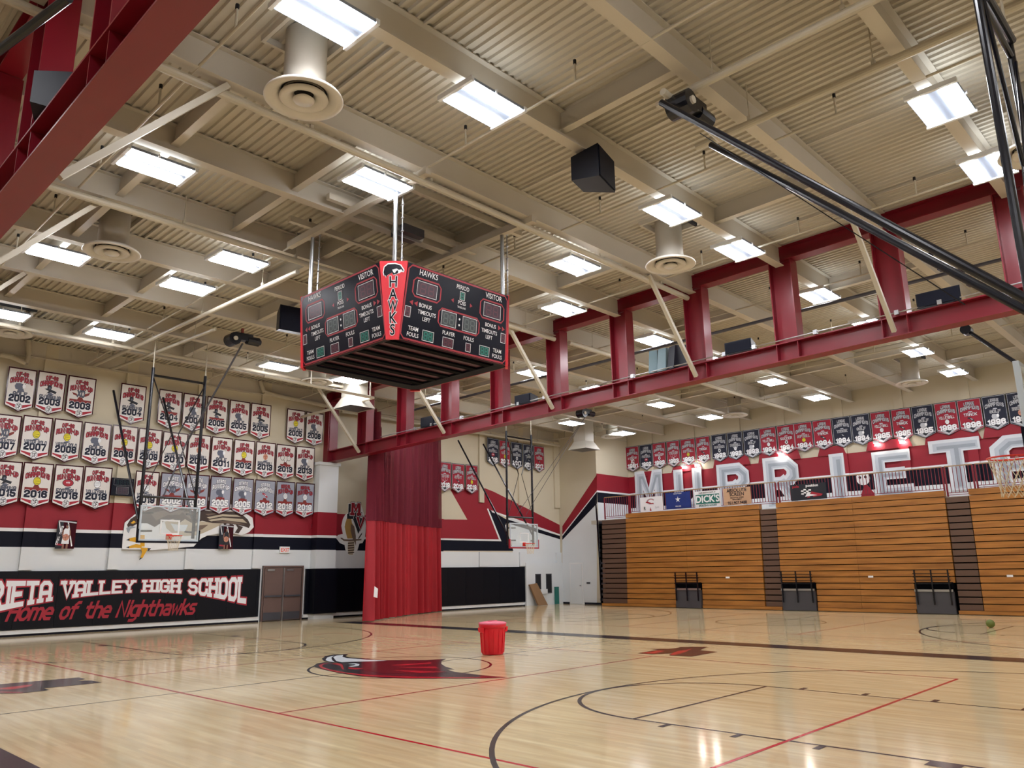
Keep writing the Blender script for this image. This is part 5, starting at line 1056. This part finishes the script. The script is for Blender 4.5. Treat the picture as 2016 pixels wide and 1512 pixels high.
sign('black racing cloth sign with chequered flag on the balcony railing', 1555, 1629, 952, 984, 'kprint', s5)
# warm small lamps over the mural
for i, (px, py) in enumerate(((1345, 918), (1370, 914), (1535, 893), (1725, 873), (1775, 868))):
    c = on_x(px, py, XM-.35); t = thing('wall_lamp', 'small glowing lamp under the crimson banners, %s from the far corner' % ORD[i], 'lamp', tuple(c), 0, 'mural lamps')
    m = MB(); m.box(-.08, .08, -.12, .12, 0, .1, 'fixture'); m.box(.08, .34, -.02, .02, .03, .06, 'fixture'); obj('housing', m, t)
    m = MB(); m.box(.1, .16, -.12, .12, -.1, -.01, 'spot'); obj('lens', m, t)
# ================================================================== CURTAIN
CUR = [(18.95, 26.0), (19.6, 26.55), (20.2, 27.0), (20.8, 27.25), (22.2, 28.05), (23.6, 28.8), (25.0, 29.4), (25.95, 29.85)]
def along(u):
    n = len(CUR)-1; i = min(int(u*n), n-1); f_ = u*n-i; a, b = Vector(CUR[i]), Vector(CUR[i+1]); p = a.lerp(b, f_); d = (b-a).normalized(); return p, Vector((-d.y, d.x))
t = thing('divider_curtain', 'tall red divider curtain gathered in folds under the end of the truss', 'curtain', (22, 28, .05), 0)
def ctop(u):
    p, nn = along(u); x = max(20.05, p.x); y = p.y*x/p.x; return EYE+(zb(y*TX[1]/x)+.2-EYE)*x/TX[1]
def sheet(name, u0, u1, z0, z1, k, n, amp, f0, ph=0, top=None):
    m = MB(); vs = []; nz = 8
    for j in range(nz+1):
        for i in range(n+1):
            u = u0+(u1-u0)*i/n; p, nn = along(u); a = amp*(1-.35*j/nz)
            zt_ = z1 if top is None else top(u); zz = z0+(zt_-z0)*j/nz; kk = min(1, zz/6.6); X_ = p.x+nn.x*0; f2 = 1+kk*(max(20.05, p.x)/p.x-1)
            o_ = a*(math.sin(u*f0+ph)+.45*math.sin(u*f0*2.3+1.3+ph)); vs.append((p.x*f2+nn.x*o_, min(p.y*f2, 30.0)+nn.y*o_, zz))
    m.raw(vs, [(j*(n+1)+i, j*(n+1)+i+1, (j+1)*(n+1)+i+1, (j+1)*(n+1)+i) for j in range(nz) for i in range(n)], k); return obj(name, m, t, smooth=True, world=True)
sheet('vinyl_lower', 0, 1, .04, 3.95, 'vinyl', 520, .2, 88)
sheet('mesh_upper', 0, 1, 3.95, 9.6, 'mesh', 520, .18, 88, top=lambda u: ctop(u) if u > .3 else 8.9-(8.9-ctop(.3))*(u/.3)**1.5)
sheet('mesh_upper', .0, .22, 3.95, 9.6, 'mesh', 160, .12, 140, 1.0, top=lambda u: 8.6)
sheet('mesh_upper', .45, 1, 3.95, 9.6, 'mesh', 240, .1, 120, 2.0, top=ctop)
m = MB(); c = on_z(732, 1170, .8)
p, nn = along(.06); m.face([(p.x-.08, p.y-.42, .95), (p.x+.12, p.y-.40, .9), (p.x+.14, p.y-.40, 1.25), (p.x-.05, p.y-.42, 1.35)], 'tp'); obj('paper_patch', m, t, world=True)
# ================================================================== FLOOR THINGS
def bin_():
    c = on_z(970, 1288); t = thing('trash_can', 'round red plastic trash can with pale lid on the court', 'trash can', (c.x, c.y, 0))
    m = MB(); m.lathe([(0, .004), (.235, .004), (.245, .02), (.285, .55), (.29, .6)], (0, 0, 0), 'bin', 40); obj('body', m, t, smooth=True)
    m = MB(); m.lathe([(.29, .585), (.315, .59), (.318, .67), (.305, .675)], (0, 0, 0), 'bin', 40); obj('rim_band', m, t, smooth=True)
    for i in range(14): a = 2*PI*i/14; m = MB(); m.tube((.258*math.cos(a), .258*math.sin(a), .04), (.289*math.cos(a), .289*math.sin(a), .54), .009, 'bin', 5); obj('rib', m, t)
    for a in (PI*.95, -.35): 
        m = MB(); ca, sa = math.cos(a), math.sin(a)
        m.hexa([(.29*ca-.07*sa, .29*sa+.07*ca, .48), (.36*ca-.05*sa, .36*sa+.05*ca, .5), (.36*ca+.05*sa, .36*sa-.05*ca, .5), (.29*ca+.07*sa, .29*sa-.07*ca, .48), (.3*ca-.08*sa, .3*sa+.08*ca, .6), (.37*ca-.06*sa, .37*sa+.06*ca, .6), (.37*ca+.06*sa, .37*sa-.06*ca, .6), (.3*ca+.08*sa, .3*sa-.08*ca, .6)], 'bin'); obj('handle', m, t)
    m = MB(); m.lathe([(.32, .668), (.325, .69), (.3, .71), (.18, .725), (0, .73)], (0, 0, 0), 'binl', 40); obj('lid', m, t, smooth=True)
    m = MB(); m.box(-.13, .13, -.02, .02, .728, .742, 'binl'); obj('lid_grip', m, t)
bin_()
c = on_z(1951, 1236); t = thing('ball', 'small green ball lying on the far court near the bleachers', 'ball', (c.x, c.y, .12))
m = MB(); m.lathe([(.12*math.sin(PI*i/14), -.12*math.cos(PI*i/14)) for i in range(15)], (0, 0, 0), 'ball', 24); obj('shell', m, t, smooth=True)
t = thing('leaning_board', 'brown cardboard panel leaning against the white wall by the narrow windows', 'cardboard', (33.2, 29.9, 0))
m = MB(); a, b = on_y(1040, 1154, 29.98), on_y(1056, 1152, 29.98)
m.hexa([(33.0, 29.62, .01), (33.75, 29.62, .01), (33.75, 29.72, .01), (33.0, 29.72, .01), (32.6, 29.9, 1.12), (33.2, 29.9, 1.18), (33.2, 30.0, 1.18), (32.6, 30.0, 1.12)], 'wood2'); obj('panel', m, t, world=True)
t = thing('electrical_box', 'small grey wall box beside the leaning cardboard', 'box', (33.9, 29.97, .6)); m = MB(); m.box(-.3, .25, 0, .085, 0, .25, 'trim'); obj('case', m, t)
t = thing('green_mat', 'narrow grey green mat standing on end in the white corner', 'mat', (34.8, 29.95, 0)); m = MB(); m.box(0, .3, 0, .09, .01, .95, "green"); obj('mat_body', m, t)
# --- left wall small things
def wallbox(name, label, cat, x0, x1, z0, z1, k, dep=.06, txt=None, off=0):
    t = thing(name, label, cat, ((x0+x1)/2, Y1-off-dep, z0)); m = MB(); m.box(-(x1-x0)/2, (x1-x0)/2, 0, dep-.002, 0, z1-z0, k); obj('case', m, t)
    if txt: m = MB(); T_(m, lambda u, v, o: ((u-.5)*(x1-x0), -o, v*(z1-z0)), txt[0], .5, .2, .6, txt[1], x1-x0, z1-z0, .9); obj('lettering', m, t)
    return t
wallbox('exit_sign', 'red lettered exit sign above the brown double door', 'exit sign', 17.5, 17.95, 2.72, 2.98, 'tp', .08, ('EXIT', 'exitr'))
wallbox('fire_alarm', 'small red fire alarm left of the brown double door', 'fire alarm', 16.5, 16.66, 2.26, 2.42, 'rprint', .07)
wallbox('fire_alarm', 'small red fire alarm below the far hoop', 'fire alarm', 32.15, 32.3, 2.5, 2.68, 'rprint', .07)
wallbox('wall_switch', 'small white square box on the red band beside the pier', 'wall box', 19.0, 19.2, 3.78, 3.96, 'trim', .04)
t = thing('conduit', 'thin white vertical conduit left of the exit sign', 'conduit', (16.6, Y1-.02, 2.42)); m = MB(); m.tube((0, 0, 0), (0, 0, 3.0), .015, 'trim', 6); obj('tube', m, t)
for i, (x0, x1, z0, z1) in enumerate(((34.9, 35.1, 1.2, 1.3),)): pass
t = thing('wall_switch', 'light switch plates on the white wall right of the white door', 'wall switch', (X1-.03, 28.2, 1.1)); m = MB(); m.box(0, .028, -.12, .12, 0, .1, 'grey'); obj('plate', m, t)
# --- player posters hung on the left wall
def poster(label, pts, dark, nm):
    q = [on_y(x, y, YB) for x, y in pts]; x0 = sum(p.x for p in q)/4; z0 = min(p.z for p in q); w_ = (q[1].x-q[0].x+q[2].x-q[3].x)/2; h = q[0].z-q[3].z
    t = thing('player_poster', label, 'poster', (x0, YB, z0)); sk = (q[0].x-q[3].x)/h
    f = lambda u, v, o: ((u-.5)*w_+sk*(v-.5)*h*.6, -o, v*h); P_ = lambda pts, k, o: m.face([f(u, v, o) for u, v in pts], k)
    m = MB(); P_([(0, 0), (1, 0), (1, 1), (0, 1)], 'court_m', 0); obj('sheet', m, t)
    m = MB(); P_([(0, 0), (.35, 0), (.3, .95), (0, .9)], 'kprint', .002); P_([(.04, .95), (.98, .9), (.98, .95), (.04, 1)], 'silver', .003)
    P_([(.02, .98), (.08, .98), (.22, .6), (.18, .58)], 'wprint', .003); P_([(.5, .95), (.56, .95), (.9, .1), (.84, .08)], 'wprint', .003); P_([(.05, .12), (.4, .1), (.4, .16), (.05, .18)], 'rprint', .003); obj('graphics', m, t)
    jer = 'kprint' if dark else 'wprint'
    m = MB(); P_([(.3, .17), (.34, .42), (.68, .42), (.7, .17)], jer, .004); P_([(.33, .42), (.36, .66), (.44, .72), (.58, .72), (.66, .66), (.69, .42)], jer, .0045)
    P_([(.3, .64), (.37, .67), (.36, .5), (.44, .38), (.4, .35), (.28, .47)], 'skin', .005); P_([(.72, .64), (.65, .67), (.68, .5), (.6, .38), (.64, .35), (.75, .47)], 'skin', .005); P_([(.48, .7), (.54, .7), (.54, .76), (.48, .76)], 'skin', .005)
    disc(m, f, .51, .8, .055, .065, 'skin', .0055, 14); disc(m, f, .51, .845, .052, .03, 'kprint', .006, 12)
    P_([(.35, 0), (.36, .17), (.46, .17), (.46, 0)], 'skin', .0035); P_([(.55, 0), (.56, .17), (.66, .17), (.66, 0)], 'skin', .0035); obj('player_figure', m, t)
    m = MB(); disc(m, f, .5, .4, .17, .12, 'oprint', .007, 20); line(m, f, (.34, .4), (.66, .42), .01, 'kprint', .0075); line(m, f, (.5, .29), (.52, .51), .01, 'kprint', .0075); obj('printed_ball', m, t)
    if nm: m = MB(); letter(m, nm, lambda u, v, o: f(.03+.1*(1-v)*.0+.09-.09*v*0-(v)*.5, .15+u, o), .3, .0, .08, .6, 'wprint', .004, width=.5) if False else [letter(m, ch, f, .06+.045*i*.6, .14+i*.075, .055, .7, 'wprint', .004, width=.09) for i, ch in enumerate(nm)]; obj('lettering', m, t)
poster('poster of a basketball player in white jersey at the left wall', [(115, 1024), (152, 1030), (145, 1080), (107, 1080)], False, 'DEAN CSER')
poster('poster of a basketball player in black jersey right of the left hoop', [(433, 1032), (460, 1034), (458, 1081), (430, 1080)], True, '')
# trophy mascot figure behind the railing
t = thing('mascot_cutout', 'white faced mascot cutout with red sleeve behind the balcony railing', 'cutout', (36.2, on_x(1700, 950, 36.2).y, 4.5))
m = MB(); pts = [(-.28, .0), (.5, .0), (.38, .5), (.15, .85), (.05, .9), (-.1, .6)]; m.prism([(0, -x, z) for x, z in pts], (1, 0, 0), .03, 'rcloth'); obj('body', m, t)
m = MB(); m.prism([(-.02, .35*math.cos(a)*.85, 1.15+.3*math.sin(a)) for a in [2*PI*i/16 for i in range(16)]], (1, 0, 0), .03, 'wprint'); obj('head', m, t)
m = MB(); [m.prism([(-.045, y+.06*math.cos(a), 1.2+.06*math.sin(a)) for a in [2*PI*i/8 for i in range(8)]], (1, 0, 0), .02, 'kprint') for y in (-.12, .12)]; obj('eyes', m, t)
# white foam letters sheet behind near hoop
